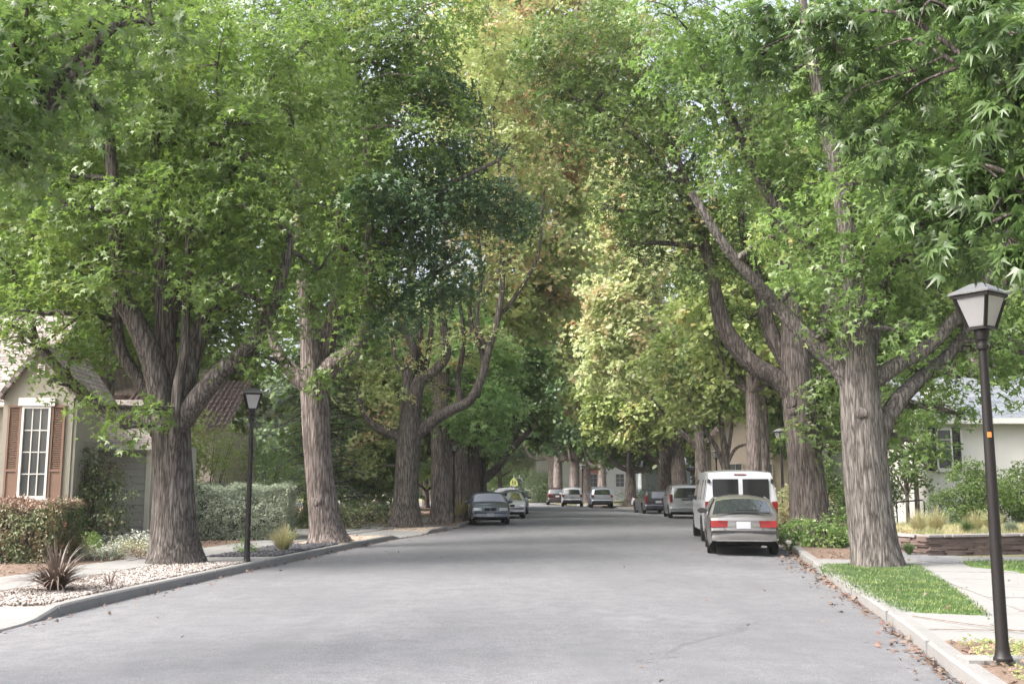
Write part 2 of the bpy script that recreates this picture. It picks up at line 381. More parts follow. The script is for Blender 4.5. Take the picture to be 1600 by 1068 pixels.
M['head'] = simple('headlight_lens', (.55, .57, .58), .12, .8, .3); M['plate'] = simple('plate_white', (.46, .47, .50), .5); M['chrome'] = simple('chrome_strip', (.6, .6, .6), .2, .5, 1)

# ------------------------------------------------------------------ the setting: road, kerbs, verges, sidewalks
LP = [(-5.9, -12), (-5.85, 0), (-5.8, 8), (-5.72, 13), (-5.55, 16), (-5.15, 20.3), (-4.7, 24.5), (-3.85, 31.7), (-2.85, 37.3), (-2.05, 43.8), (-1.25, 54), (-.95, 64), (-.9, 76), (-2.2, 87), (-9, 97), (-22, 104)]
RP = [(-.3, -12), (2.05, 0), (3.72, 8.8), (4.38, 12), (5.46, 17.9), (6.95, 25.6), (7.85, 30), (9.0, 37), (10.15, 47), (10.5, 58), (10.2, 67), (9.3, 76), (7.9, 84), (6.5, 92), (3.5, 103), (-6, 113), (-22, 119)]
def curve2(P, n=14): return [Vector((p.x, p.y)) for p in catmull([(a, b, 0) for a, b in P], n)]
LC, RC = curve2(LP), curve2(RP)
def normals(C, sgn):
    out = []
    for i in range(len(C)):
        t = (C[min(i + 1, len(C) - 1)] - C[max(i - 1, 0)]).normalized(); out.append(Vector((t.y, -t.x)) * sgn)
    return out
LN, RN = normals(LC, -1), normals(RC, 1)
def edge_at(C, Y):
    for a, b in zip(C, C[1:]):
        if a.y <= Y <= b.y: return a.x + (b.x - a.x) * (Y - a.y) / (b.y - a.y)
    return C[-1].x
def XL(Y): return edge_at(LC, Y)
def XR(Y): return edge_at(RC, Y)
mb = MB(); mb.add([(-600, -200, -.08), (600, -200, -.08), (600, 900, -.08), (-600, 900, -.08)], [(0, 1, 2, 3)])
tag(mb.build('ground', M['ground']), kind='structure')
# road surface
n = min(len(LC), len(RC)); mb = MB(); K = 10
def resample(C, n):
    L = [0]
    for a, b in zip(C, C[1:]): L.append(L[-1] + (b - a).length)
    out = []; j = 0
    for i in range(n):
        t = L[-1] * i / (n - 1)
        while j < len(L) - 2 and L[j + 1] < t: j += 1
        out.append(C[j].lerp(C[j + 1], (t - L[j]) / max(1e-6, L[j + 1] - L[j])))
    return out
LR, RR = resample(LC, 160), resample(RC, 160)
vs = []
for a, b in zip(LR, RR):
    for k in range(K + 1):
        t = k / K; p = a.lerp(b, t); vs.append((p.x, p.y, .06 * (1 - (2 * t - 1) ** 2)))
mb.add(vs, [(i * (K + 1) + k, i * (K + 1) + k + 1, (i + 1) * (K + 1) + k + 1, (i + 1) * (K + 1) + k) for i in range(159) for k in range(K)])
tag(mb.build('road', M['road'], sm=60), kind='structure')
SIDE = mb = MB(); mb.add([(-120, 93, .0), (-2, 93, .0), (6, 112, .0), (-120, 135, .0)], [(0, 1, 2, 3)])
tag(mb.build('side_street', M['road']), kind='structure')

sm = MB()
def seam(pts, w_):
    P = catmull(pts, 8); vs = []
    for i, p in enumerate(P):
        t = (P[min(i + 1, len(P) - 1)] - P[max(i - 1, 0)]).normalized(); n_ = Vector((t.y, -t.x, 0)) * w_ * (.6 + .8 * random.Random(i).random()) / 2
        vs += [p + n_, p - n_]
    sm.add(vs, [(2 * i, 2 * i + 1, 2 * i + 3, 2 * i + 2) for i in range(len(P) - 1)])
def rz_(x, y):
    a, b = edge_at(LC, y), edge_at(RC, y); t = (x - a) / (b - a); return .06 * (1 - (2 * t - 1) ** 2) + .004
rs_ = random.Random(12)
for x0, y0, x1, y1 in [(-3.9, 16, -2.6, 29), (1.2, 9.5, 3.0, 12.5), (-5.0, 14, 3.9, 13.2), (-4, 19, 1.2, 21.5), (.2, 17, 5.4, 18.5), (-2.5, 28, 6, 27)]:
    seam([(x0 + (x1 - x0) * k / 25 + rs_.uniform(-.2, .2), y0 + (y1 - y0) * k / 25 * 25 / 25 + rs_.uniform(-.1, .1), 0) for k in range(26)], .010)
sm.v = [(x, y, rz_(x, y)) for x, y, z in sm.v]
tag(sm.build('road_seam', simple('tar_seam', (.135, .137, .146), .75, var=.35, vs=5)), kind='structure')
def in_any(Y, rs): return any(a <= Y <= b for a, b in rs)
DROP_L = [(3, 12.6), (33.4, 36.4), (40.4, 42.6)]; DROP_R = [(50, 54)]
def kh(Y, drops):
    h = .14
    for a, b in drops:
        e = max(a - Y, Y - b, 0); h = min(h, .02 + .12 * min(1, e / .7))
    return h
YARD = .12
def side_strips(C, Nn, drops, sgn, ymax, zones, sw0, sw1, walk_mat, nm):
    idx = [i for i in range(len(C)) if C[i].y <= ymax]
    kb = MB(); rng = random.Random(7)
    prof = lambda h: [(0, -.05), (.015, h - .025), (.04, h), (.17, h), (.17, -.05)]
    for a in range(len(idx) - 1):
        i, j = idx[a], idx[a + 1]
        A, B = [], []
        for q, out in ((i, A), (j, B)):
            for o, z in prof(kh(C[q].y, drops)): p = C[q] + Nn[q] * o; out.append((p.x, p.y, z))
        kb.add(A + B, [(k, k + 1, 6 + k, 5 + k) for k in range(4)])
    tag(kb.build('kerb', M['kerb'], sm=35), kind='structure')
    jm = MB(); acc = 0
    for a in range(len(idx) - 1):
        acc += (C[idx[a + 1]] - C[idx[a]]).length
        if acc > 2.6:
            acc = 0; i = idx[a]; h = kh(C[i].y, drops); p = C[i] + Nn[i] * .085; jm.box((p.x, p.y, h / 2 - .001), (.174, .008, h + .001), math.atan2(Nn[i].y, Nn[i].x))
    tag(jm.build('kerb_joint', M['path']), kind='structure')
    def strip(o0, o1, y0, y1, mat, name, zf, parts=6, gap=0, kind='structure'):
        m_ = MB(); pts = []
        L = 40
        ys = [y0 + (y1 - y0) * k / max(2, int((y1 - y0) / .5)) for k in range(max(2, int((y1 - y0) / .5)) + 1)]
        rows = []
        for y in ys:
            # nearest index
            q = min(idx, key=lambda t: abs(C[t].y - y)); nx = Nn[q]; x = edge_at(C, y)
            row = []
            for k in range(parts + 1):
                o = o0 + (o1 - o0) * k / parts
                row.append((x + nx.x * o, y + nx.y * o, zf(o, y)))
            rows.append(row)
        vs = [p for r in rows for p in r]; w_ = parts + 1
        m_.add(vs, [(i * w_ + k, i * w_ + k + 1, (i + 1) * w_ + k + 1, (i + 1) * w_ + k) for i in range(len(rows) - 1) for k in range(parts)])
        return tag(m_.build(name, mat, sm=60), kind=kind)
    def vz(o, y):
        t = min(1, max(0, (o - .17) / (sw0 - .17))); return kh(y, drops) * (1 - t) + YARD * t - .006
    for y0, y1, mat, name in zones: strip(.165, sw0, y0, y1, mat, name, vz)
    # walking slabs with open joints
    sl = MB(); y = -11.5
    while y < ymax - 2:
        ln = 1.45
        def P(yy, o):
            q = min(idx, key=lambda t: abs(C[t].y - yy)); return (edge_at(C, yy) + Nn[q].x * o, yy + Nn[q].y * o)
        dz = rng.uniform(-.006, .008); tl = rng.uniform(-.008, .008)
        c4 = [P(y + .008, sw0 + .01), P(y + .008, sw1 - .01), P(y + ln - .008, sw1 - .01), P(y + ln - .008, sw0 + .01)]
        top = [(a, b, YARD + .012 + dz + (tl if k in (1, 2) else 0)) for k, (a, b) in enumerate(c4)]; bot = [(a, b, YARD - .06) for a, b in c4]
        sl.add(top + bot, [(0, 1, 2, 3), (0, 4, 5, 1), (1, 5, 6, 2), (2, 6, 7, 3), (3, 7, 4, 0)])
        y += ln
    tag(sl.build('sidewalk', walk_mat), kind='structure')
    # bed under the slabs and the yard beyond
    m_ = MB(); vs = []
    for i in idx:
        p = C[i] + Nn[i] * sw0; q = C[i] + Nn[i] * (sw1)
        vs += [(p.x, p.y, YARD - .03), (q.x, q.y, YARD - .03)]
    m_.add(vs, [(2 * k, 2 * k + 1, 2 * k + 3, 2 * k + 2) for k in range(len(idx) - 1)]); tag(m_.build('sidewalk_bed', M['soil']), kind='structure')
    m_ = MB(); vs = []
    for i in idx:
        q = C[i] + Nn[i] * (sw1 - .004)
        vs += [(q.x, q.y, YARD), (q.x + sgn * 9, q.y, YARD + .03), (sgn * 110, q.y, YARD + .3)]
    m_.add(vs, [(3 * k + j, 3 * k + j + 1, 3 * k + j + 4, 3 * k + j + 3) for k in range(len(idx) - 1) for j in (0, 1)])
    tag(m_.build('yard', M['soil'] if sgn < 0 else M['yard']), kind='structure')
    return strip
stripL = side_strips(LC, LN, DROP_L, -1, 86, [(-11, 2.4, M['soil'], 'verge'), (2.4, 13.2, M['conc'], 'driveway_apron'), (13.2, 21.0, M['gravelbed'], 'verge'), (21.0, 22.6, M['conc'], 'front_walk'), (22.6, 27.6, M['darkbed'], 'verge'), (27.6, 33, M['dirt'], 'verge'), (33, 36.8, M['conc'], 'driveway_apron'), (36.8, 40.2, M['dirt'], 'verge'), (40.2, 42.8, M['conc'], 'driveway_apron'), (42.8, 85, M['soil'], 'verge')], 1.75, 3.1, M['conc'], 'left')
stripR = side_strips(RC, RN, DROP_R, 1, 96, [(-11, 10.3, M['soil'], 'verge'), (10.3, 12.3, M['conc'], 'front_walk'), (12.3, 20.4, M['conc'], 'verge'), (20.4, 22, M['conc'], 'front_walk'), (22, 50, M['soil'], 'verge'), (50, 54, M['conc'], 'driveway_apron'), (54, 95, M['soil'], 'verge')], 1.65, 3.3, M['conc'], 'right')
# walks, drives and lawns lying on the yards
def sheet(name, pts, z, mat, kind='structure'):
    m_ = MB(); n_ = len(pts); m_.add([(a, b, z) for a, b in pts] + [(a, b, z - .1) for a, b in pts], [tuple(range(n_))] + [(i, n_ + i, n_ + (i + 1) % n_, (i + 1) % n_) for i in range(n_)])
    return tag(m_.build(name, mat), kind=kind)
sheet('front_walk', [(-7.85, 21.3), (-7.45, 23.6), (-8.6, 26.5), (-12, 27.8), (-12, 26.2), (-9.3, 24.6)], YARD + .02, M['conc'])
sheet('driveway', [(-6.0, 33), (-5.4, 36.8), (-16, 40), (-16, 36)], YARD + .035, M['conc'])
sheet('driveway', [(-5.2, 40.2), (-4.9, 42.8), (-14, 45.5), (-14, 42.5)], YARD + .035, M['conc'])
sheet('driveway', [(-8.9, 3), (-8.9, 12.8), (-20, 13.5), (-20, 3)], YARD + .035, M['conc'])
sheet('garden_path', [(8.35, 20.6), (9.1, 20.6), (9.15, 33), (8.35, 33)], YARD + .03, M['path'])
sheet('front_walk', [(9.1, 20.8), (9.1, 22.2), (20, 23), (20, 21.4)], YARD + .028, M['conc'])
sheet('driveway', [(7.7, 11.3), (10.1, 18.6), (30, 17.5), (30, 10)], YARD + .026, M['conc'])
jb = MB()
for (x0, y0, x1, y1) in [(4.35, 11.0, 8.6, 10.4), (8.3, 12.7, 14, 12.2), (8.9, 14.9, 15, 14.5), (9.6, 17.0, 15, 16.8), (10.6, 10.4, 11.6, 17.6), (4.6, 12.1, 5.4, 10.5)]:
    a_ = math.atan2(y1 - y0, x1 - x0); jb.box(((x0 + x1) / 2, (y0 + y1) / 2, YARD + .027), (math.hypot(x1 - x0, y1 - y0), .014, .006), a_)
tag(jb.build('paving_joint', M['soil']), kind='structure')
# pad under the near lamp
mb = MB(); mb.box((4.32, 9.06, .1), (.95, .30, .13), .0); tag(mb.build('lamp_pad', M['conc']), kind='structure')

# ------------------------------------------------------------------ street lamps
def lamp_builder():
    r = empty('street_lamp', (0, 0, 0))
    b = MB(); b.lathe([(.062, 0), (.062, .12), (.057, .16), (.054, .9), (.046, 2.2), (.039, 2.86), (.039, 2.9)], 14)
    b.build('post', M['black'], r, 40)
    b = MB(); b.lathe([(.044, 2.86), (.058, 2.88), (.058, 2.91), (.046, 2.93), (.046, 2.95), (.062, 2.965), (.07, 3.02), (.07, 3.06), (.095, 3.075)], 14)
    b.build('collar', M['black'], r, 30)
    z0, z1, a0, a1 = 3.075, 3.385, .088, .168
    fr = MB()
    for sx, sy in ((1, 1), (1, -1), (-1, 1), (-1, -1)):
        fr.tube([(sx * a0, sy * a0, z0), (sx * a1, sy * a1, z1)], [.021, .021], 4)
    for z, a, t in ((z0, a0, .028), (z1, a1, .04)):
        for k in (-1, 1):
            fr.box((0, k * a, z), (2 * a + .03, .028, t)); fr.box((k * a, 0, z), (.028, 2 * a - .03, t))
    fr.box((0, 0, z0 - .004), (2 * a0, 2 * a0, .012))
    fr.build('lantern_frame', M['black'], r)
    for k in range(4):
        g = MB(); R = Matrix.Rotation(k * PI / 2, 3, 'Z')
        vs = [R @ Vector(p) for p in ((-a0, -a0, z0), (a0, -a0, z0), (a1, -a1, z1), (-a1, -a1, z1))]
        nn = R @ Vector((0, .006, 0)); g.add(vs + [v + nn for v in vs], [(0, 1, 2, 3), (7, 6, 5, 4), (0, 4, 5, 1), (1, 5, 6, 2), (2, 6, 7, 3), (3, 7, 4, 0)])
        g.build('glass_pane', M['frost'], r)
    g = MB(); g.lathe([(.02, z0), (.02, z0 + .07), (.012, z0 + .08), (.03, z0 + .13), (.034, z0 + .17), (.02, z0 + .21), (.004, z0 + .22)], 10); g.build('bulb', M['frost'], r, 40)
    rf = MB(); h = .205
    rf.add([(-h, -h, z1 + .012), (h, -h, z1 + .012), (h, h, z1 + .012), (-h, h, z1 + .012), (-h, -h, z1 + .028), (h, -h, z1 + .028), (h, h, z1 + .028), (-h, h, z1 + .028), (-.055, -.055, z1 + .125), (.055, -.055, z1 + .125), (.055, .055, z1 + .125), (-.055, .055, z1 + .125)],
           [(3, 2, 1, 0), (0, 1, 5, 4), (1, 2, 6, 5), (2, 3, 7, 6), (3, 0, 4, 7), (4, 5, 9, 8), (5, 6, 10, 9), (6, 7, 11, 10), (7, 4, 8, 11), (8, 9, 10, 11)])
    rf.build('roof', simple('lamp_roof_grey', (.17, .17, .17), .4, .5, var=.2), r)
    f = MB(); f.lathe([(.05, z1 + .12), (.03, z1 + .14), (.02, z1 + .15), (.028, z1 + .17), (.012, z1 + .19), (.004, z1 + .205)], 10); f.build('finial', M['black'], r, 40)
    b = MB(); b.lathe([(.085, 0), (.085, .025), (.07, .05), (.063, .1)], 14); b.build('base', M['black'], r, 30)
    return r
lamp0 = lamp_builder()
LAMPS = [(4.13, 8.9, .165, .62, 'black lamp post with an orange sticker, standing in the leafy bed beside the near kerb', .918),
         (-5.32, 20.95, .12, .3, 'black lamp post by dark stones between the two biggest trunks on the hedge side', 1.0),
         (9.58, 36.6, .12, .35, 'black lamp post just behind the white van', 1.02),
         (-2.55, 45.2, .12, .3, 'black lamp post mostly hidden in leaves beside the flax clump', 1.0),
         (-1.55, 54.5, .12, .5, 'grey-looking lamp post rising behind the dark blue saloon car', 1.0),
         (11.0, 55.5, .12, .4, 'lamp post whose lantern shows just above the roof of the white van', 1.0),
         (6.1, 89.5, .12, .4, 'far lamp post standing beside the white sport utility car', 1.0),
         (10.3, 71, .12, .4, 'thin far lamp post beside a trunk beyond the dark estate car', 1.0)]
for i, (x, y, z, rz, lab, sc) in enumerate(LAMPS):
    o = lamp0 if i == 0 else copy_tree(lamp0)
    o.location = (x, y, z); o.rotation_euler.z = rz; o.scale = (sc, sc, sc); tag(o, lab, 'street lamp', 'street lamps along the kerbs')
mb = MB(); mb.box((0, -.048, 2.06), (.035, .012, .05)); st = mb.build('sticker', M['orange'], lamp0, 40); st.rotation_euler.z = -.9

# ------------------------------------------------------------------ vehicles
def wheel_mesh(r, w):
    t = MB(); t.lathe([(r * .62, -w / 2), (r * .9, -w / 2), (r * .98, -w / 2 + .03), (r, -w / 4), (r, w / 4), (r * .98, w / 2 - .03), (r * .9, w / 2), (r * .62, w / 2)], 22, axis='x')
    m = MB(); m.lathe([(r * .64, w / 2 - .005), (r * .60, w / 2 - .01), (r * .56, w / 2 - .05), (.03, w / 2 - .06)], 20, axis='x')
    for k in range(5):
        a = 2 * PI * k / 5; m.box((w / 2 - .03, r * .33 * math.cos(a), r * .33 * math.sin(a)), (.03, r * .5, .055), rx=a)
    m.lathe([(.06, w / 2 - .06), (.06, w / 2 - .01), (.02, w / 2 - .005)], 12, axis='x')
    a_, b_ = t.mesh('tyre', 35), m.mesh('rim', 35); a_.materials.append(M['tyre']); b_.materials.append(M['rim']); return a_, b_

def vehicle(name, label, cat, sp, pm, loc, rz, group):
    """sp: L, W, top outline [(y, z)] from the rear bumper foot over the roof to the front bumper foot (rear at -L/2)"""
    L, W, top, belt, tum = sp['L'], sp['W'], sp['top'], sp['belt'], sp['tum']
    rw = sp.get('rw', .31); ax = sp['ax']; gz = sp.get('gz', .2); roof = max(z for _, z in top)
    root = empty(name, loc, rz, label, cat, group)
    def hw(y, z):
        e = max(0, (abs(y) - L * .30) / (L * .20)); h = W / 2 * (1 - sp.get('plan', .085) * min(1.15, e) ** 2)
        if z > belt: h -= tum * ((z - belt) / (roof - belt)) ** 1.15
        elif z < .55: h -= .05 * ((.55 - z) / .35) ** 2
        else: h -= .012 * (z - .55) / max(.05, belt - .55)
        return h
    # contour: top outline smoothed, then the sill with the wheel arches
    con = list(top); ra = rw + .055
    for a in sorted(ax, reverse=True):
        con.append((a + ra, gz))
        for k in range(1, 8):
            t = PI * k / 8; con.append((a + ra * math.cos(t), max(gz, rw + ra * math.sin(t))))
        con.append((a - ra, gz))
    bm = bmesh.new(); vv = [bm.verts.new((0, y, z)) for y, z in con]; bm.faces.new(vv)
    zs = [.36, .5, .62, .75, belt, belt + .12, (belt + roof) / 2, roof - .12]; ys = [L * k / 14 - L / 2 for k in range(1, 14)]
    for z in zs: bmesh.ops.bisect_plane(bm, geom=bm.verts[:] + bm.edges[:] + bm.faces[:], plane_co=(0, 0, z), plane_no=(0, 0, 1))
    for y in ys: bmesh.ops.bisect_plane(bm, geom=bm.verts[:] + bm.edges[:] + bm.faces[:], plane_co=(0, y, 0), plane_no=(0, 1, 0))
    bmesh.ops.remove_doubles(bm, verts=bm.verts[:], dist=.004)
    bm.verts.index_update(); bm.edges.index_update()
    be = [e for e in bm.edges if len(e.link_faces) == 1]; nb = {}
    for e in be:
        for a, b in ((e.verts[0], e.verts[1]), (e.verts[1], e.verts[0])): nb.setdefault(a.index, []).append(b.index)
    P = [(v.co.y, v.co.z) for v in bm.verts]; faces = [[v.index for v in f.verts] for f in bm.faces]; bm.free()
    st_ = min(nb); loop = [st_]; prv = None
    while True:
        nx = [q for q in nb[loop[-1]] if q != prv]
        if not nx or nx[0] == st_: break
        prv = loop[-1]; loop.append(nx[0])
        if len(loop) > 2000: break
    area = sum(P[loop[i]][0] * P[loop[(i + 1) % len(loop)]][1] - P[loop[(i + 1) % len(loop)]][0] * P[loop[i]][1] for i in range(len(loop)))
    nl = len(loop); inn = {}
    for i in range(nl):
        a, b = P[loop[i - 1]], P[loop[(i + 1) % nl]]; t = Vector((b[0] - a[0], b[1] - a[1]))
        if t.length < 1e-6: t = Vector((1, 0))
        t.normalize(); nn = Vector((-t.y, t.x)); nn = nn if area > 0 else -nn
        inn[loop[i]] = nn
    rr = lambda y, z: (.05 if z > .42 else .012)
    mb = MB(); prof = [1.0, 1.0, 1.0, .97, .8, .5, .25, 0]
    vs, fs, mi = [], [], []
    def add(p): vs.append(p); return len(vs) - 1
    side = {}
    for s in (-1, 1):
        for i, (y, z) in enumerate(P):
            yy, zz = y, z
            if i in inn: r = rr(y, z); yy += inn[i].x * r; zz += inn[i].y * r
            side[s, i] = add((s * hw(y, z), yy, zz))
        for f in faces: fs.append([side[s, k] for k in f]); mi.append(0)
    strips = []
    for i in loop:
        y, z = P[i]; r = rr(y, z); h = hw(y, z); n_ = inn[i]; row = [side[-1, i]]
        prof = []
        for th in (60, 30, 0): prof.append((-(h - r + r * math.sin(math.radians(th))), r * (1 - math.cos(math.radians(th)))))
        for t in (-.75, -.4, 0, .4, .75): prof.append((t * (h - r), 0))
        for th in (0, 30, 60): prof.append((h - r + r * math.sin(math.radians(th)), r * (1 - math.cos(math.radians(th)))))
        cam_ = sp.get('camber', .05) if z > .42 else 0
        for x, dp in prof:
            q = cam_ * (x / h) ** 2 * (.6 if z < belt else 1); row.append(add((x, y + n_.x * (dp + q), z + n_.y * (dp + q))))
        row.append(side[1, i]); strips.append(row)
    for i in range(nl):
        A, B = strips[i], strips[(i + 1) % nl]; zc = (P[loop[i]][1] + P[loop[(i + 1) % nl]][1]) / 2
        dark = inn[loop[i]].y > .2 and zc < .75 and inn[loop[(i + 1) % nl]].y > -.1
        for k in range(len(A) - 1): fs.append([A[k], B[k], B[k + 1], A[k + 1]]); mi.append(1 if dark else 0)
    mb.v, mb.f, mb.m = vs, [tuple(f) for f in fs], mi
    mb.build('body', [pm, M['under']], root, 38)
    def surf(y0, z0, y1, z1, x0, x1, pw=.0, off=.012, n_=6, mat='glass', nm='window'):
        """panel lying on the outline between two outline points, x0 wide at the first and x1 at the second"""
        t = Vector((y1 - y0, z1 - z0)).normalized(); nn = Vector((-t.y, t.x)); cm = sp.get('camber', .05)
        cen = Vector((0, roof * .55)); mid = Vector(((y0 + y1) / 2, (z0 + z1) / 2))
        if (mid - cen).dot(nn) < 0: nn = -nn
        V = []; b = MB()
        for lay in (off, off - .03):
            for yy, zz, xx in ((y0, z0, x0), ((y0 + y1) / 2, (z0 + z1) / 2, (x0 + x1) / 2), (y1, z1, x1)):
                for k in range(n_ + 1):
                    x = xx * (2 * k / n_ - 1); dp = -cm * (x / hw(yy, zz)) ** 2 * (.6 if zz < belt else 1) + lay
                    V.append((x + pw, yy + nn.x * dp, zz + nn.y * dp))
        w_ = n_ + 1; F = []
        for r_ in range(2):
            for k in range(n_):
                F.append((r_ * w_ + k, r_ * w_ + k + 1, (r_ + 1) * w_ + k + 1, (r_ + 1) * w_ + k)); o_ = 3 * w_
                F.append((o_ + r_ * w_ + k, o_ + (r_ + 1) * w_ + k, o_ + (r_ + 1) * w_ + k + 1, o_ + r_ * w_ + k + 1))
        rim_ = list(range(w_)) + [2 * w_ - 1] + list(range(3 * w_ - 1, 2 * w_ - 1, -1)) + [w_]
        F += [(rim_[k], rim_[(k + 1) % len(rim_)], rim_[(k + 1) % len(rim_)] + 3 * w_, rim_[k] + 3 * w_) for k in range(len(rim_))]
        b.add(V, F); return b.build(nm, M[mat], root, 40)
    for args in sp.get('panels', []): surf(*args['p'], nm=args['nm'], mat=args['mat'], pw=args.get('pw', 0), off=args.get('off', .012))
    for poly in sp['side_win']:
        for s in (-1, 1):
            b = MB(); V = [(s * (hw(y, z) + .006), y, z) for y, z in poly] + [(s * (hw(y, z) - .03), y, z) for y, z in poly]; n_ = len(poly)
            b.add(V, [tuple(range(n_)), tuple(range(n_, 2 * n_))[::-1]] + [(k, (k + 1) % n_, n_ + (k + 1) % n_, n_ + k) for k in range(n_)]); b.build('side_window', M['glass'], root)
    tm, rm = sp['wm']
    for a in ax:
        for s in (-1, 1):
            o = bpy.data.objects.new('wheel', tm); COL.objects.link(o); o.parent = root; o.location = (s * (W / 2 - .12), a, rw)
            if s < 0: o.rotation_euler.z = PI
            q = bpy.data.objects.new('rim', rm); COL.objects.link(q); q.parent = o
    b = MB(); b.box((0, 0, gz + .16), (W - .5, L - .7, .2)); b.build('underbody', M['under'], root)
    for s in (-1, 1):
        y, z = sp['mirror']; b = MB(); b.lathe([(.02, -.05), (.085, -.045), (.1, -.02), (.1, .03), (.07, .06), (.02, .075)], 10, c=(0, 0, 0)); 
        bm_ = b.mesh('wing_mirror', 40)
        for v in bm_.vertices: c_ = v.co.copy(); v.co = (s * (hw(y, z) + .09) + c_.x * 1.15, y + c_.z, z + c_.y * .75)
        o = link('wing_mirror', bm_, sp.get('mir_mat', pm), root)
        b = MB(); b.box((s * (hw(y, z) + .01), y + .01, z - .03), (.1, .04, .03)); b.build('mirror_stalk', M['plastic'], o)
    for bx in sp.get('boxes', []):
        b = MB()
        for c, dm in bx['b']: b.box(c, dm)
        me = b.mesh(bx['nm'])
        if bx.get('bev', 1):
            bm_ = bmesh.new(); bm_.from_mesh(me); bmesh.ops.bevel(bm_, geom=bm_.edges[:], offset=min(.012, min(min(d) for _, d in bx['b']) * .3), segments=2, affect='EDGES'); bm_.to_mesh(me); bm_.free()
        link(bx['nm'], me, M[bx['mat']] if isinstance(bx['mat'], str) else bx['mat'], root)
    return root
WM = {}
def wm(r, w):
    if (r, w) not in WM: WM[r, w] = wheel_mesh(r, w)
    return WM[r, w]
def B(nm, mat, *bs): return dict(nm=nm, mat=mat, b=bs)
G = 'cars parked along the kerbs'
# grey-beige hatchback, seen from behind
hatch = dict(L=4.6, W=1.71, belt=.93, tum=.23, rw=.31, ax=(-1.3, 1.3), wm=wm(.31, .2), camber=.09, plan=.12,
    top=[(-2.18, .3), (-2.27, .34), (-2.3, .46), (-2.29, .58), (-2.2, .62), (-2.17, .78), (-2.13, .90), (-2.02, .955), (-1.75, 1.0), (-1.25, 1.31), (-.75, 1.41), (-.1, 1.43), (.45, 1.35), (1.05, .98), (1.2, .93), (1.9, .83), (2.15, .72), (2.25, .55), (2.25, .38), (2.15, .24)],
    panels=[dict(p=(-1.74, 1.015, -1.25, 1.318, .70, .60), nm='rear_window', mat='glass'), dict(p=(.5, 1.325, 1.03, 1.0, .56, .68), nm='windscreen', mat='glass'),
            dict(p=(-2.175, .665, -2.135, .815, .20, .20), pw=-.56, nm='tail_light', mat='tail', off=.02), dict(p=(-2.175, .665, -2.135, .815, .20, .20), pw=.56, nm='tail_light', mat='tail', off=.02)],
    side_win=[[(-.15, .95), (-1.35, .98), (-1.2, 1.2), (-.75, 1.3), (-.15, 1.33)], [(-.1, .95), (.85, .97), (.42, 1.27), (-.1, 1.33)]], mirror=(.72, 1.0), mir_mat=M['plastic'],
    boxes=[B('bumper_strip', 'plastic', ((0, -2.275, .565), (1.50, .05, .055))), B('number_plate', 'plate', ((0, -2.2, .715), (.33, .03, .17))),
           B('lid_seam', 'plastic', ((-.44, -2.235, .635), (.012, .05, .06)), ((.44, -2.235, .635), (.012, .05, .06)), ((0, -2.2, .82), (1.2, .03, .008))), B('light_band', 'chrome', ((-.27, -2.19, .715), (.2, .03, .1))), B('light_band', 'chrome', ((.27, -2.19, .715), (.2, .03, .1))), B('rear_wiper', 'plastic', ((.12, -1.70, 1.06), (.5, .02, .02))), B('exhaust', 'chrome', ((.45, -2.2, .23), (.14, .12, .05))), B('spoiler', 'plastic', ((0, -1.86, 1.0), (1.28, .13, .03))), B('chrome_strip', 'chrome', ((0, -2.285, .365), (1.3, .02, .03)))])
# boxy delivery van
van = dict(L=5.3, W=2.16, belt=1.15, tum=.17, rw=.37, ax=(-1.55, 1.75), wm=wm(.37, .24), camber=.05, gz=.32, plan=.05,
    top=[(-2.55, .36), (-2.62, .42), (-2.63, .62), (-2.58, .64), (-2.57, 1.15), (-2.50, 1.9), (-2.36, 2.06), (-1.5, 2.12), (.6, 2.1), (1.05, 2.03), (1.7, 1.3), (1.85, 1.2), (2.45, 1.06), (2.58, .9), (2.62, .6), (2.62, .42), (2.5, .34)],
    panels=[dict(p=(-2.565, 1.2, -2.508, 1.84, .37, .37), pw=-.43, nm='rear_window', mat='glassv'), dict(p=(-2.565, 1.2, -2.508, 1.84, .37, .37), pw=.43, nm='rear_window', mat='glassv'), dict(p=(1.12, 1.96, 1.66, 1.34, .78, .86), nm='windscreen', mat='glass')],
    side_win=[[(.2, 1.22), (1.4, 1.22), (1.0, 1.85), (.2, 1.85)], [(-2.3, 1.25), (-1.3, 1.25), (-1.3, 1.83), (-2.25, 1.83)]], mirror=(1.3, 1.3), mir_mat=M['plastic'],
    boxes=[B('tail_light', 'tail', ((-.945, -2.59, 1.02), (.16, .05, .36))), B('tail_light', 'tail', ((.945, -2.59, 1.02), (.16, .05, .36))), B('bumper', 'chrome', ((0, -2.63, .5), (1.8, .14, .18))),
           B('brake_light', 'tail', ((0, -2.475, 1.97), (.36, .05, .03))), B('door_gap', 'plastic', ((0, -2.577, .88), (.016, .03, .5))), B('number_plate', 'plate', ((-.3, -2.585, .85), (.32, .03, .16))), B('hinge', 'plastic', ((-.9, -2.5, 1.78), (.08, .08, .12)), ((.9, -2.5, 1.78), (.08, .08, .12)))])
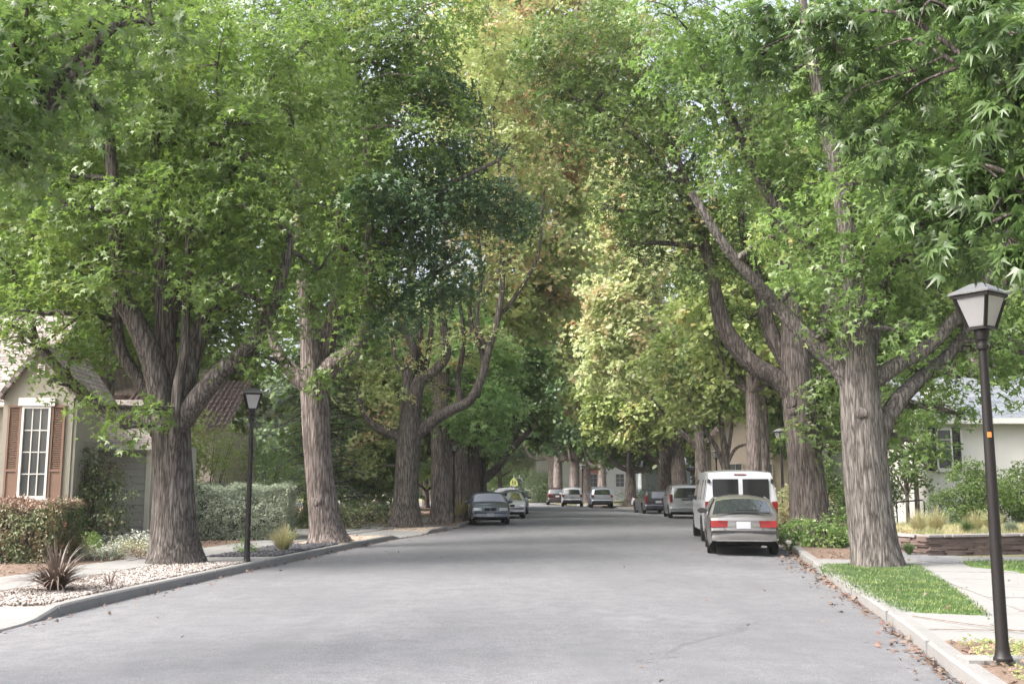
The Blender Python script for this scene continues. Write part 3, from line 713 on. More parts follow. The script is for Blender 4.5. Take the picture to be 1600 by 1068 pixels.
minivan = dict(L=4.8, W=1.9, belt=1.05, tum=.2, rw=.33, ax=(-1.45, 1.5), wm=wm(.33, .21), camber=.06, plan=.07,
    top=[(-2.28, .3), (-2.37, .36), (-2.4, .55), (-2.3, .62), (-2.27, 1.02), (-2.12, 1.6), (-1.95, 1.72), (-1.0, 1.78), (.3, 1.75), (.75, 1.65), (1.6, 1.1), (1.8, 1.02), (2.2, .9), (2.38, .7), (2.4, .45), (2.3, .26)],
    panels=[dict(p=(-2.26, 1.06, -2.12, 1.58, .72, .62), nm='rear_window', mat='glass'), dict(p=(.8, 1.6, 1.55, 1.13, .62, .76), nm='windscreen', mat='glass')],
    side_win=[[(-1.98, 1.1), (-1.0, 1.08), (-1.0, 1.62), (-1.85, 1.6)], [(-.93, 1.08), (.1, 1.08), (.1, 1.64), (-.93, 1.64)], [(.17, 1.08), (1.3, 1.1), (.7, 1.56), (.17, 1.62)]], mirror=(1.15, 1.12),
    boxes=[B('tail_light', 'tail', ((-.83, -2.29, 1.05), (.14, .06, .42))), B('tail_light', 'tail', ((.83, -2.29, 1.05), (.14, .06, .42))), B('number_plate', 'plate', ((0, -2.3, .85), (.32, .03, .16))), B('trim_strip', 'plastic', ((0, -2.29, .98), (.6, .03, .07))), B('roof_rack', 'plastic', ((-.6, -.5, 1.79), (.04, 2, .04)), ((.6, -.5, 1.79), (.04, 2, .04)))])
wagon = dict(L=4.7, W=1.76, belt=.92, tum=.21, rw=.32, ax=(-1.35, 1.35), wm=wm(.32, .2), camber=.06, plan=.08,
    top=[(-2.24, .28), (-2.33, .34), (-2.35, .52), (-2.25, .6), (-2.22, .92), (-1.95, 1.34), (-1.8, 1.43), (-1.0, 1.48), (.1, 1.46), (.5, 1.38), (1.15, .98), (1.3, .92), (2.05, .8), (2.28, .66), (2.35, .45), (2.25, .25)],
    panels=[dict(p=(-2.21, .96, -1.96, 1.34, .66, .58), nm='rear_window', mat='glass'), dict(p=(.55, 1.34, 1.1, 1.0, .56, .68), nm='windscreen', mat='glass')],
    side_win=[[(-1.95, .97), (-1.05, .95), (-1.05, 1.36), (-1.78, 1.33)], [(-.98, .95), (-.1, .95), (-.1, 1.38), (-.98, 1.37)], [(-.03, .95), (.9, .97), (.45, 1.3), (-.03, 1.38)]], mirror=(.78, 1.0),
    boxes=[B('tail_light', 'tail', ((-.75, -2.2, .93), (.14, .1, .38)), ((-.76, -2.24, .74), (.14, .08, .12))), B('tail_light', 'tail', ((.75, -2.2, .93), (.14, .1, .38)), ((.76, -2.24, .74), (.14, .08, .12))), B('number_plate', 'plate', ((0, -2.25, .74), (.36, .03, .14))), B('roof_rack', 'plastic', ((-.56, -.7, 1.485), (.04, 1.9, .04)), ((.56, -.7, 1.485), (.04, 1.9, .04)))])
suv = dict(L=4.6, W=1.84, belt=1.02, tum=.2, rw=.35, ax=(-1.33, 1.37), wm=wm(.35, .22), camber=.07, gz=.26, plan=.1,
    top=[(-2.18, .36), (-2.26, .42), (-2.3, .6), (-2.22, .68), (-2.2, 1.0), (-1.95, 1.48), (-1.75, 1.6), (-.9, 1.67), (.1, 1.63), (.45, 1.54), (1.1, 1.1), (1.3, 1.02), (2.0, .92), (2.25, .74), (2.3, .5), (2.2, .32)],
    panels=[dict(p=(-2.19, 1.08, -1.97, 1.46, .66, .58), nm='rear_window', mat='glass'), dict(p=(.5, 1.5, 1.06, 1.12, .6, .7), nm='windscreen', mat='glass')],
    side_win=[[(-1.85, 1.1), (-.95, 1.06), (-.95, 1.52), (-1.65, 1.46)], [(-.9, 1.06), (-.05, 1.06), (-.05, 1.54), (-.9, 1.53)], [(.02, 1.06), (.9, 1.08), (.42, 1.46), (.02, 1.53)]], mirror=(.78, 1.12),
    boxes=[B('tail_light', 'tail', ((-.76, -2.2, .95), (.2, .08, .2))), B('tail_light', 'tail', ((.76, -2.2, .95), (.2, .08, .2))), B('number_plate', 'plate', ((0, -2.23, .83), (.34, .03, .15))), B('bumper', 'plastic', ((0, -2.26, .48), (1.5, .12, .22)))])
sedan = dict(L=4.5, W=1.76, belt=.9, tum=.24, rw=.31, ax=(-1.36, 1.37), wm=wm(.31, .2), camber=.07, plan=.11,
    top=[(-2.15, .26), (-2.23, .34), (-2.25, .55), (-2.2, .8), (-2.1, .94), (-1.5, .98), (-1.4, 1.0), (-.85, 1.34), (-.3, 1.42), (.2, 1.4), (.45, 1.34), (1.05, .98), (1.18, .94), (1.85, .84), (2.12, .74), (2.18, .6), (2.24, .52), (2.26, .36), (2.15, .22)],
    panels=[dict(p=(.48, 1.335, 1.04, .995, .56, .70), nm='windscreen', mat='glass'), dict(p=(-1.4, 1.02, -.88, 1.33, .66, .54), nm='rear_window', mat='glass'),
            dict(p=(2.13, .735, 2.175, .61, .17, .18), pw=-.56, nm='headlight', mat='head', off=.02), dict(p=(2.13, .735, 2.175, .61, .17, .18), pw=.56, nm='headlight', mat='head', off=.02)],
    side_win=[[(-1.2, .98), (-.28, .95), (-.28, 1.33), (-.8, 1.27)], [(-.2, .95), (.9, .97), (.42, 1.27), (-.2, 1.33)]], mirror=(.75, .98),
    boxes=[B('grille', 'plastic', ((-.14, 2.17, .675), (.24, .06, .12)), ((.14, 2.17, .675), (.24, .06, .12))), B('bumper_strip', 'plastic', ((0, 2.235, .53), (1.45, .05, .05))), B('number_plate', 'plate', ((0, 2.265, .44), (.32, .03, .15))),
           B('air_intake', 'under', ((0, 2.245, .31), (1.2, .05, .1))), B('tail_light', 'tail', ((-.62, -2.2, .75), (.36, .06, .14))), B('tail_light', 'tail', ((.62, -2.2, .75), (.36, .06, .14)))])
R_ = math.radians
P_beige = paint('paint_grey_beige', (.205, .20, .195), .5); P_white = paint('paint_white', (.52, .54, .57), 0); P_silver = paint('paint_silver', (.36, .37, .39), .5); P_dark = paint('paint_dark_violet_grey', (.05, .05, .065), .4)
P_blue = paint('paint_dark_blue_grey', (.11, .13, .165), .5); P_maroon = paint('paint_maroon_black', (.035, .016, .015), .2); P_light = paint('paint_light_blue_silver', (.42, .46, .54), .5)
def head(x, y, fx, L):  # centre from the middle of the visible end
    return x, y
def park(spec, pm, x, y, deg, name, lab, cat, end=-1):
    """(x, y) is the middle of the end turned to the street's near part; end -1 = rear, +1 = front"""
    a = R_(deg); L = spec['L'] / 2; dx, dy = -math.sin(a), math.cos(a)
    z = .0 + .02
    return vehicle(name, lab, cat, spec, pm, (x - end * dx * L, y - end * dy * L, z), a, G)
park(hatch, P_beige, 5.42, 24.3, -9.5, 'hatchback_car', 'grey-beige hatchback parked close behind the white van, red tail lights towards us', 'car')
park(van, P_white, 6.6, 29.8, -6.0, 'van', 'tall white van with two dark rear windows, parked ahead of the grey-beige hatchback', 'van')
park(minivan, P_silver, 9.15, 54.0, -4, 'minivan', 'silver minivan parked ahead of the white van, half hidden by it', 'minivan')
park(wagon, P_dark, 9.0, 63.5, 3, 'estate_car', 'dark violet-grey estate car with tall red tail light, ahead of the silver minivan', 'car')
park(suv, P_light, 7.15, 82, -1, 'hatchback_car', 'pale blue-silver hatchback under the far trees, behind the white sport utility car', 'car')
park(suv, P_white, 5.05, 87, -3, 'sport_utility_car', 'white sport utility car with dark bumper parked far up the street', 'car')
park(suv, P_maroon, 4.15, 94.5, 0, 'sport_utility_car', 'near-black maroon sport utility car parked in front of the far white one', 'car')
park(sedan, P_blue, -.92, 44.6, 4 + 180, 'saloon_car', 'dark blue-grey saloon car facing us with twin dark grilles and bright windscreen', 'car', 1)
park(sedan, P_white, -.12, 54, 2 + 180, 'saloon_car', 'white saloon car parked behind the dark blue-grey saloon', 'car', 1)
park(wagon, P_blue, .12, 62.5, 180 - 1, 'estate_car', 'dark car third in the line behind the blue-grey and white saloons', 'car', 1)
park(sedan, P_white, 9.2, 78.5, -80, 'saloon_car', 'white car in a driveway, its bonnet peeping from behind a bush', 'car')
park(suv, P_dark, 1.3, 114, 80, 'sport_utility_car', 'dark car standing side-on in the far bright side street', 'car')
park(sedan, P_white, -1.2, 121, 84, 'saloon_car', 'white car standing side-on farthest away, behind the far dark one', 'car')

# ------------------------------------------------------------------ houses
def slab(root, name, quad, mat, th=.12, parent=None):
    """roof slope: eave a-b, ridge c-d (c above b), UV in metres"""
    a, b, c, d_ = [Vector(p) for p in quad]; n_ = (b - a).cross(d_ - a).normalized()
    if n_.z < 0: n_ = -n_
    vs = [a, b, c, d_] + [p - n_ * th for p in (a, b, c, d_)]
    me = bpy.data.meshes.new(name); me.from_pydata([tuple(v) for v in vs], [], [(0, 1, 2, 3), (7, 6, 5, 4), (0, 4, 5, 1), (1, 5, 6, 2), (2, 6, 7, 3), (3, 7, 4, 0)])
    uv = me.uv_layers.new(name='UVMap'); u = (b - a).normalized(); v = (d_ - a) - u * (d_ - a).dot(u); v.normalize()
    for lp in me.loops: p = vs[lp.vertex_index] - a; uv.data[lp.index].uv = (p.dot(u), p.dot(v))
    return link(name, me, mat, root)

def window(root, x, z, w_, h, nx, ny, y=0, shut=None, shut_w=.3, frame='white', sill=True, header=False):
    f = MB(); t = .055
    for s in (-1, 1): f.box((x + s * (w_ / 2 - t / 2), y - .035, z), (t, .07, h))
    for s in (-1, 1): f.box((x, y - .035, z + s * (h / 2 - t / 2)), (w_ - 2 * t, .066, t))
    for k in range(1, nx): f.box((x - w_ / 2 + t + (w_ - 2 * t) * k / nx, y - .022, z), (.026, .03, h - 2 * t))
    for k in range(1, ny): f.box((x, y - .021, z - h / 2 + t + (h - 2 * t) * k / ny), (w_ - 2 * t, .026, .026))
    if header: f.box((x, y - .05, z + h / 2 + .11), (w_ + .18, .09, .2))
    wo = f.build('window', M[frame], root)
    g = MB(); g.box((x, y - .008, z), (w_ - 2 * t, .012, h - 2 * t)); g.build('pane', M['pane'], wo)
    if sill: g = MB(); g.box((x, y - .07, z - h / 2 - .04), (w_ + .14, .14, .07)); g.build('sill', M[frame], wo)
    if shut:
        for s in (-1, 1):
            cx = x + s * (w_ / 2 + shut_w / 2 + .015); g = MB()
            for q in (-1, 1): g.box((cx + q * (shut_w / 2 - .025), y - .025, z), (.05, .05, h + .06))
            for zz in (-h / 2 - .005, -h * .2, h / 2 + .005): g.box((cx, y - .025, z + zz), (shut_w - .1, .048, .06))
            k = z - h * .18
            while k < z + h / 2 - .05: g.box((cx, y - .022, k), (shut_w - .1, .035, .012), rx=.6); k += .045
            g.box((cx, y - .018, z - h * .36), (shut_w - .1, .02, h * .27)); g.build('shutter', M[shut], root)
    return wo

def gable_wall(root, x0, x1, eave, apex, y0, y1, mat, name='wall'):
    b = MB(); xm = (x0 + x1) / 2
    b.prism([(x0, 0), (x1, 0), (x1, eave), (xm, apex), (x0, eave)], 'y', y0, y1); return b.build(name, M[mat], root)

# left cottage
h1 = empty('cottage', (-11.8, 25.5, .12), .06, 'grey-beige stucco cottage with a steep front gable and brown shuttered tall window', 'house')
gable_wall(h1, -.85, .85, 3.86, 5.0, 0, 2.0, 'stucco')
b = MB(); b.box((-4.2, 5.0, 1.95), (6.6, 7.6, 3.9)); b.build('wall', M['stucco'], h1)
b = MB(); b.tube([(-.95, .9, 3.6), (-7.8, .9, 3.6)], [.06, .06], 8); b.tube([(.87, .12, 3.7), (.87, .12, .2)], [.035, .035], 8); b.build('gutter', M['cream'], h1, 40)
slab(h1, 'roof', [(-7.8, .95, 3.7), (-.9, .95, 3.7), (-.9, 5.0, 6.6), (-7.8, 5.0, 6.6)], M['shingle'])
slab(h1, 'roof', [(-.98, -.16, 3.72), (-.98, 3.2, 3.72), (0, 3.2, 5.09), (0, -.16, 5.09)], M['shingle'], .1)
slab(h1, 'roof', [(.98, -.16, 3.72), (.98, 3.2, 3.72), (0, 3.2, 5.09), (0, -.16, 5.09)], M['shingle'], .1)
window(h1, -.02, 2.36, .70, 2.26, 3, 4, shut='shutter', shut_w=.33, header=True)
b = MB(); b.box((.02, -.02, 4.42), (.17, .05, .26)); b.lathe([(.085, -.045), (.085, .0)], 14, c=(.02, 0, 4.55), axis='z')
v_ = b.build('gable_vent', M['cream'], h1); b = MB()
for k in range(4): b.box((.02, -.05, 4.33 + k * .055), (.11, .02, .02), rx=.5)
b.build('louvre', M['under'], v_)
b = MB(); b.box((.0, -.03, .35), (1.74, .05, .7)); b.build('plinth', M['brick'], h1)
# clapboard garage behind it
h2 = empty('garage', (-12.2, 29.2, .12), .04, 'small grey clapboard outbuilding with a low shingle roof, tucked behind the stucco cottage', 'house')
b = MB(); b.box((0, 2.5, 1.4), (3.8, 5, 2.8)); b.build('wall', M['clap'], h2)
b = MB()
for k in range(14): b.box((0, -.012, .1 + k * .2), (3.78, .05, .185), rx=-.09)
b.build('clapboard', M['clap'], h2)
b = MB(); b.box((1.9, -.03, 1.4), (.12, .1, 2.8)); b.build('corner_board', M['cream'], h2)
slab(h2, 'roof', [(-2.2, -.4, 2.7), (2.2, -.4, 2.7), (2.2, 3.2, 4.25), (-2.2, 3.2, 4.25)], M['shingle'])
b = MB(); b.box((0, -.42, 2.62), (4.4, .05, .16)); b.build('fascia', M['cream'], h2)
# peach house with tiled roofs
h3 = empty('stucco_house', (-15.2, 40, .12), .05, 'peach stucco house with terracotta tile roofs behind the first big trunk', 'house')
b = MB(); b.box((0, 4, 1.9), (7.2, 8, 3.8)); b.box((-1.2, 6, 4.6), (4.6, 4, 1.7)); b.build('wall', M['stuccop'], h3)
slab(h3, 'roof', [(-.4, -.5, 3.75), (4.1, -.5, 3.75), (4.1, 4.0, 6.0), (-.4, 4.0, 6.0)], M['tile'])
slab(h3, 'roof', [(-4.1, -.5, 3.75), (-.42, -.5, 3.75), (-.42, 3.2, 4.9), (-4.1, 3.2, 4.9)], M['tile'])
slab(h3, 'roof', [(-4.0, 3.6, 5.4), (1.6, 3.6, 5.4), (1.6, 7.0, 6.9), (-4.0, 7.0, 6.9)], M['tile'])
b = MB()
for k in range(22):
    for r_ in range(11):
        u0, u1 = r_ / 11, (r_ + 1.12) / 11; x_ = -.36 + k * .208
        b.tube([(x_, -.5 + 4.5 * u0, 3.8 + 2.25 * u0 + .03), (x_, -.5 + 4.5 * min(1, u1), 3.8 + 2.25 * min(1, u1))], [.085, .065], 6)
b.build('cover_tile', M['tile'], h3, 50)
window(h3, 1.9, 1.9, 1.2, 1.4, 2, 2); window(h3, -1.6, 1.9, 1.2, 1.4, 2, 2)
# white house on the other side
h4 = empty('bungalow', (17.6, 34, .12), -.05, 'white stucco bungalow with blue-grey shingle roof and a window with black shutters', 'house')
b = MB(); b.box((.6, 4, 1.9), (8, 8, 3.8)); b.build('wall', M['stuccow'], h4)
b = MB(); b.prism([(-3.95, 0), (-2.75, 0), (-2.75, 3.9), (-3.35, 4.9), (-3.95, 3.9)], 'y', -.25, 1); b.build('window_bay', M['stuccow'], h4)
slab(h4, 'roof', [(-3.8, -.45, 3.72), (5, -.45, 3.72), (5, 4.0, 5.6), (-3.8, 4.0, 5.6)], M['bluerf'])
b = MB(); b.box((.6, -.48, 3.66), (8.8, .06, .18)); b.build('fascia', M['white'], h4)
window(h4, -3.35, 2.75, .52, 1.35, 1, 4, y=-.25, shut='shut_black', shut_w=.26)
b = MB(); b.prism([(.9, 3.8), (4.5, 3.8), (2.7, 5.9)], 'y', -.9, 3); b.build('gable', M['stuccow'], h4)
slab(h4, 'roof', [(.6, -1.1, 3.7), (.6, 3, 3.7), (2.7, 3, 6.02), (2.7, -1.1, 6.02)], M['bluerf'], .1); slab(h4, 'roof', [(4.8, -1.1, 3.7), (4.8, 3, 3.7), (2.7, 3, 6.02), (2.7, -1.1, 6.02)], M['bluerf'], .1)
b = MB(); b.box((2.7, -.45, 1.95), (3.6, .9, 3.7)); b.build('wall', M['stuccow'], h4)
b = MB(); b.lathe([(.3, -.94), (.3, -.9)], 20, c=(0, 0, 0)); me = b.mesh('arched_vent'); 
for v in me.vertices: c_ = v.co.copy(); v.co = (2.7 + c_.x, c_.z, 4.4 + c_.y)
link('arched_vent', me, M['under'], h4)
window(h4, .0, 2.3, 1.3, 1.2, 2, 2)
for x in (-1.6, -1.05):
    pass
# brown-roofed house behind
h5 = empty('house', (21, 46, .12), -.1, 'pale house under a big brown roof rising behind the white bungalow', 'house')
b = MB(); b.box((0, 4, 2.4), (13, 8, 4.8)); b.build('wall', M['stuccow'], h5)
slab(h5, 'roof', [(-7, -.5, 4.7), (7, -.5, 4.7), (7, 4.2, 8.0), (-7, 4.2, 8.0)], M['browrf'])
window(h5, -4, 2.6, 1.2, 1.4, 2, 2); window(h5, 0, 2.6, 1.2, 1.4, 2, 2)
h6 = empty('house', (15.2, 66, .12), -.1, 'tan stucco house with tall blank gable seen between thin trunks above the van', 'house')
gable_wall(h6, -2.4, 2.4, 4.6, 7.2, 0, 8, 'stuccot'); slab(h6, 'roof', [(-2.7, -.3, 4.4), (-2.7, 8, 4.4), (0, 8, 7.35), (0, -.3, 7.35)], M['browrf']); slab(h6, 'roof', [(2.7, -.3, 4.4), (2.7, 8, 4.4), (0, 8, 7.35), (0, -.3, 7.35)], M['browrf'])
window(h6, -.9, 2.4, .9, 1.3, 2, 2, y=0); window(h6, 1.0, 2.4, .9, 1.3, 2, 2, y=0)
h7 = empty('house', (9.5, 124, .12), .1, 'far white house with a red brick front strip, glimpsed between the far trunks', 'house')
b = MB(); b.box((0, 4, 3), (13, 8, 6)); b.build('wall', M['stuccow'], h7); b = MB(); b.box((.2, -.08, 3), (2.4, .2, 6)); b.build('brick_front', M['brick'], h7)
slab(h7, 'roof', [(-7, -.5, 5.9), (7, -.5, 5.9), (7, 4.5, 8.5), (-7, 4.5, 8.5)], M['browrf'])
for x in (-4, -1.9, .2, 3.5): window(h7, x, 2.4, 1.1, 1.6, 2, 3, y=-.18 if x == .2 else 0)
h9 = empty('garden_shed', (13.2, 88, .12), 0, 'pale building with a white corner post behind the far trunks', 'house')
b = MB(); b.box((0, 2, 1.6), (4, 4, 3.2)); b.build('wall', simple('wall_pale_blue', (.45, .5, .53)), h9); b = MB(); b.box((-2.02, -.05, 1.75), (.35, .3, 3.5)); b.build('corner_post', M['white'], h9)
slab(h9, 'roof', [(-2.3, -.4, 3.2), (2.3, -.4, 3.2), (2.3, 4.4, 4.2), (-2.3, 4.4, 4.2)], M['bluerf']); window(h9, .5, 1.9, 1.1, 1.1, 2, 2)

# school-crossing style yellow sign, far away
sg = empty('road_sign', (.2, 112, 0), 0, 'small yellow-green five-sided warning sign on a thin post far up the street', 'sign')
b = MB(); b.tube([(0, 0, 0), (0, 0, 3.0)], [.03, .03], 8); b.build('post', M['rim'], sg)
yl = simple('sign_yellow_green', (.33, .36, .11), .6)
b = MB(); b.prism([(-.4, 1.85), (.4, 1.85), (.4, 2.3), (0, 2.75), (-.4, 2.3)], 'y', -.06, -.035); pl_ = b.build('sign_plate', yl, sg)
b = MB()
for s in (-1, 1):
    b.lathe([(.045, -.075), (.045, -.065)], 10, c=(0, 0, 0)); 
b = MB()
for s, h_ in ((-.13, .5), (.13, .4)):
    b.box((s, -.07, 1.95 + h_), (.08, .012, .08)); b.box((s, -.07, 1.95 + h_ * .62), (.12, .012, .2)); b.box((s - .04, -.07, 1.95 + .08), (.04, .012, .18), ry=.25); b.box((s + .05, -.07, 1.95 + .08), (.04, .012, .18), ry=-.25)
b.build('walkers_symbol', M['under'], pl_)

# low slate wall, in the bed on the right
rng = random.Random(3)
wl = empty('dry_stone_wall', (9.15, 23.1, .1), .2, 'low dry-laid slate garden wall with paler cap stones beside the dark path', 'wall')
b = MB(); cap = MB()
def course(b_, x0, y0, x1, y1, z0, z1, dep):
    L = math.hypot(x1 - x0, y1 - y0); a = math.atan2(y1 - y0, x1 - x0); z = z0
    while z < z1:
        h_ = rng.uniform(.028, .06); t = rng.uniform(-.1, 0)
        while t < L:
            w_ = rng.uniform(.15, .55); j = rng.uniform(-.03, .03); c = t + w_ / 2
            b_.box((x0 + math.cos(a) * c - math.sin(a) * j, y0 + math.sin(a) * c + math.cos(a) * j, z + h_ / 2), (w_ * .985, dep + rng.uniform(-.05, .05), h_ * .93), a + rng.uniform(-.04, .04)); t += w_
        z += h_
course(b, 0, 0, 7, .5, 0, .42, .34); course(b, .1, .2, -.15, 2.2, 0, .40, .3)
b.build('stonework', M['slate'], wl)
course(cap, -.05, -.02, 7, .48, .43, .46, .46); course(cap, .1, .3, -.15, 2.2, .41, .44, .4); cap.build('cap_stone', M['lid'], wl)
mb = MB(); mb.prism([(9.35, 23.6), (20, 25.6), (20, 33.5), (9.3, 33.5)], 'z', .05, .47); tag(mb.build('garden_bed', M['yard']), kind='structure')
# handrail by the bungalow's steps
hr = empty('handrail', (11.6, 30.5, .3), .1, 'thin black iron handrail beside the bushes in front of the white bungalow', 'railing')
b = MB(); b.tube([(-.3, 0, 0), (-.3, 0, .85), (-.25, 0, .9), (.5, 0, .95), (.55, 0, .9), (.55, 0, 0)], [.02] * 6, 8); b.build('rail', M['black'], hr, 40)
hr2 = empty('handrail', (15.4, 33.0, .4), .1, 'short black handrail against the white bungalow wall, half behind the lamp post', 'railing')
b = MB(); b.tube([(0, 0, 0), (0, 0, .95), (.05, 0, 1.0), (.6, 0, 1.15), (.62, 0, 1.1), (.62, 0, 0)], [.02] * 6, 8); b.build('rail', M['black'], hr2, 40)

# ------------------------------------------------------------------ shrubs and small plants
NPR = np.random.default_rng(11)
def shrub(name, lab, cat, loc, blobs, mat, size=.06, dens=6, k=26, tpl=OVAL, sr=.22, stem=True, group=None, upb=.6, top=None, nj=.5):
    """blobs relative to loc"""
    r = empty(name, loc, 0, lab, cat, group)
    C, Nn, R = blob_sprays(blobs, dens, NPR, .2, sr, upb); keep = C[:, 2] > .03
    C, Nn, R = C[keep], Nn[keep], R[keep]
    if top:
        hi = C[:, 2] > top[1]
        link('foliage_top', leaf_mesh('foliage_top', C[hi], Nn[hi], R[hi], k, size, tpl, NPR, nj=nj), LEAF[top[0]], r); C, Nn, R = C[~hi], Nn[~hi], R[~hi]
    link('foliage', leaf_mesh('foliage', C, Nn, R, k, size, tpl, NPR, nj=nj), LEAF[mat], r)
    if stem:
        b = MB()
        for c, rr_ in blobs:
            c = Vector(c); q = Vector((c.x * .25, c.y * .25, 0))
            for t in range(3):
                e = c + Vector((random.Random(t).uniform(-.5, .5) * rr_[0], random.Random(t + 9).uniform(-.5, .5) * rr_[1], rr_[2] * .5))
                b.tube(catmull([q, (q + e) / 2 + Vector((0, 0, .1)), e], 3), lerp_list([.03, .02, .008], 3), 5)
        b.build('stem', BARK2, r, 60)
    return r
def boxblobs(x0, x1, y0, y1, z1, n, r):
    out = []
    for i in range(n):
        t = (i + .5) / n; out.append(((x0 + (x1 - x0) * t, (y0 + y1) / 2, z1 * .5), ((x1 - x0) / n * .75, (y1 - y0) / 2, z1 * .56)))
    return out
def hedge(name, lab, loc, w_, dp, h, mat, size, dens, rz=0, top=None, sr=.14, k=22, tpl=OVAL, rnd=.18):
    """clipped hedge: sprays over the faces of a rounded box"""
    r = empty(name, loc, rz, lab, 'hedge')
    area = [w_ * dp, w_ * h, w_ * h, dp * h, dp * h]; C = []; Nn = []
    for f, a in enumerate(area):
        n_ = int(a * dens); u = NPR.random(n_) - .5; v = NPR.random(n_) - .5; o = np.full(n_, .5)
        if f == 0: p = np.stack([u * w_, v * dp, o * 2 * h], 1); nn = np.tile([0, 0, 1.], (n_, 1))
        elif f in (1, 2): s = -1 if f == 1 else 1; p = np.stack([u * w_, s * o * dp, (v + .5) * h], 1); nn = np.tile([0, s, .25], (n_, 1))
        else: s = -1 if f == 3 else 1; p = np.stack([s * o * w_, u * dp, (v + .5) * h], 1); nn = np.tile([s, 0, .25], (n_, 1))
        C.append(p); Nn.append(nn)
    C = np.concatenate(C); Nn = unit(np.concatenate(Nn) + NPR.normal(0, .3, (len(C), 3)))
    # round the edges and let the surface wander
    hx, hy = w_ / 2, dp / 2; q = np.abs(np.stack([C[:, 0] / hx, C[:, 1] / hy, C[:, 2] / h], 1)); ex = np.clip(np.sort(q, 1)[:, 1] - (1 - rnd * 1.2), 0, None)
    C[:, 0] *= 1 - ex * .28; C[:, 1] *= 1 - ex * .28; C[:, 2] *= 1 - ex * .16
    C += NPR.normal(0, .035, C.shape) + (.06 * np.sin(C[:, [1, 2, 0]] * 5.1 + 1))
    C = C[C[:, 2] > .02] if True else C; Nn = Nn[:len(C)]; R = sr * (.6 + .8 * NPR.random(len(C)))
    if top:
        hi = C[:, 2] > h * top[1] + .08 * np.sin(C[:, 0] * 7)
        link('clipped_top', leaf_mesh('clipped_top', C[hi], Nn[hi], R[hi], k, size, tpl, NPR), LEAF[top[0]], r); C, Nn, R = C[~hi], Nn[~hi], R[~hi]
    link('foliage', leaf_mesh('foliage', C, Nn, R, k, size, tpl, NPR), LEAF[mat], r)
    b = MB(); n_ = max(3, int(w_ / .3))
    for i in range(n_):
        x = -w_ / 2 + w_ * (i + .5) / n_
        for s in (-1, 1): b.tube(catmull([(x, 0, 0), (x + .05 * s, s * dp * .15, h * .4), (x + .1 * s, s * dp * .3, h * .85)], 3), lerp_list([.025, .018, .008], 3), 5)
    b.build('stem', BARK2, r, 60)
    b = MB(); b.box((0, 0, h * .42), (w_ * .72, dp * .6, h * .66)); b.build('twig_mass', BARK2, r)
    return r
def blades(name, lab, cat, loc, n_, L, wdt, mat, spread=1.0, arch=.6, group=None, seed=1, up=1.0):
    """a tuft of arching strap leaves"""
    r = np.random.default_rng(seed); ph = r.random(n_) * 6.283; t0 = spread * np.sqrt(r.random(n_)); l = L * (.6 + .5 * r.random(n_))
    rad = np.stack([np.cos(ph), np.sin(ph), 0 * ph], 1); sd = np.stack([-np.sin(ph), np.cos(ph), 0 * ph], 1); V = []
    base = rad * (.07 * L * t0)[:, None]
    for i in range(6):
        u = i / 5; out = t0 * (u * .55 + arch * u * u * .6); z = up * (u * (1 - .25 * t0) - arch * t0 * u ** 2.2 * .65)
        p = base + rad * (out * l)[:, None]; p[:, 2] = np.maximum(z * l, .012)
        w_ = wdt * (1 - u ** 1.7) * .5 + .001
        V += [p - sd * w_, p + sd * w_]
    V = np.stack(V, 1); F = [(2 * i, 2 * i + 1, 2 * i + 3, 2 * i + 2) for i in range(5)]
    o = link(name, pieces(name, V, F), LEAF[mat]); o.location = loc
    return tag(o, lab, cat, group)
Y_ = YARD
# left side
hedge('hedge', 'dark green clipped hedge with a rusty brown top under the shuttered window', (-10.55, 21.6, Y_), 2.6, 2.2, 1.15, 'hedge', .07, 95, .12, top=('rust', .93))
hedge('hedge', 'grey-green clipped box-shaped hedge behind the lamp post by the front walk', (-8.1, 31.0, Y_), 2.9, 2.6, 1.5, 'grey', .055, 110, .1, sr=.12, k=26)
hedge('hedge', 'second grey-green hedge block showing past the first big trunk, farther back', (-10.9, 33.8, Y_), 2.6, 2.0, 1.55, 'grey', .06, 80, .1, sr=.13)
blades('flax_plant', 'bronze spiky flax plant on the white gravel', 'plant', (-6.62, 15.2, Y_), 240, .95, .034, 'bronze', 1.05, 1.0, seed=4)
blades('flax_plant', 'small sparse bronze tuft on the gravel beside the big flax plant', 'plant', (-6.1, 15.9, Y_), 12, .5, .02, 'bronze', 1.25, .5, seed=8)
blades('ornamental_grass', 'straw-tipped green grass tuft beside the dark stones', 'plant', (-5.35, 24.4, Y_), 460, .78, .012, 'straw', .95, .38, seed=5)
blades('flax_plant', 'yellow-brown flax clump next to the parked dark blue-grey saloon', 'plant', (-2.4, 46.6, Y_), 170, 1.5, .05, 'straw', .8, .4, seed=6)
shrub('shrub', 'big glossy shrub between the shuttered window and the clapboard outbuilding', 'shrub', (-10.9, 26.6, Y_), [((0, 0, 1.2), (.8, .7, 1.1)), ((.5, -.1, .9), (.7, .6, .85)), ((-.3, 0, 1.9), (.55, .5, .65)), ((.35, .1, 1.9), (.5, .5, .6))], 'hedge', .1, 9, 22, sr=.25)
shrub('shrub', 'pale green feathery bush beside the first big trunk', 'shrub', (-8.7, 26.2, Y_), [((0, 0, .35), (.5, .45, .4)), ((.3, .2, .5), (.4, .4, .4))], 'grey', .06, 14, 24, tpl=NEEDLE, sr=.2)
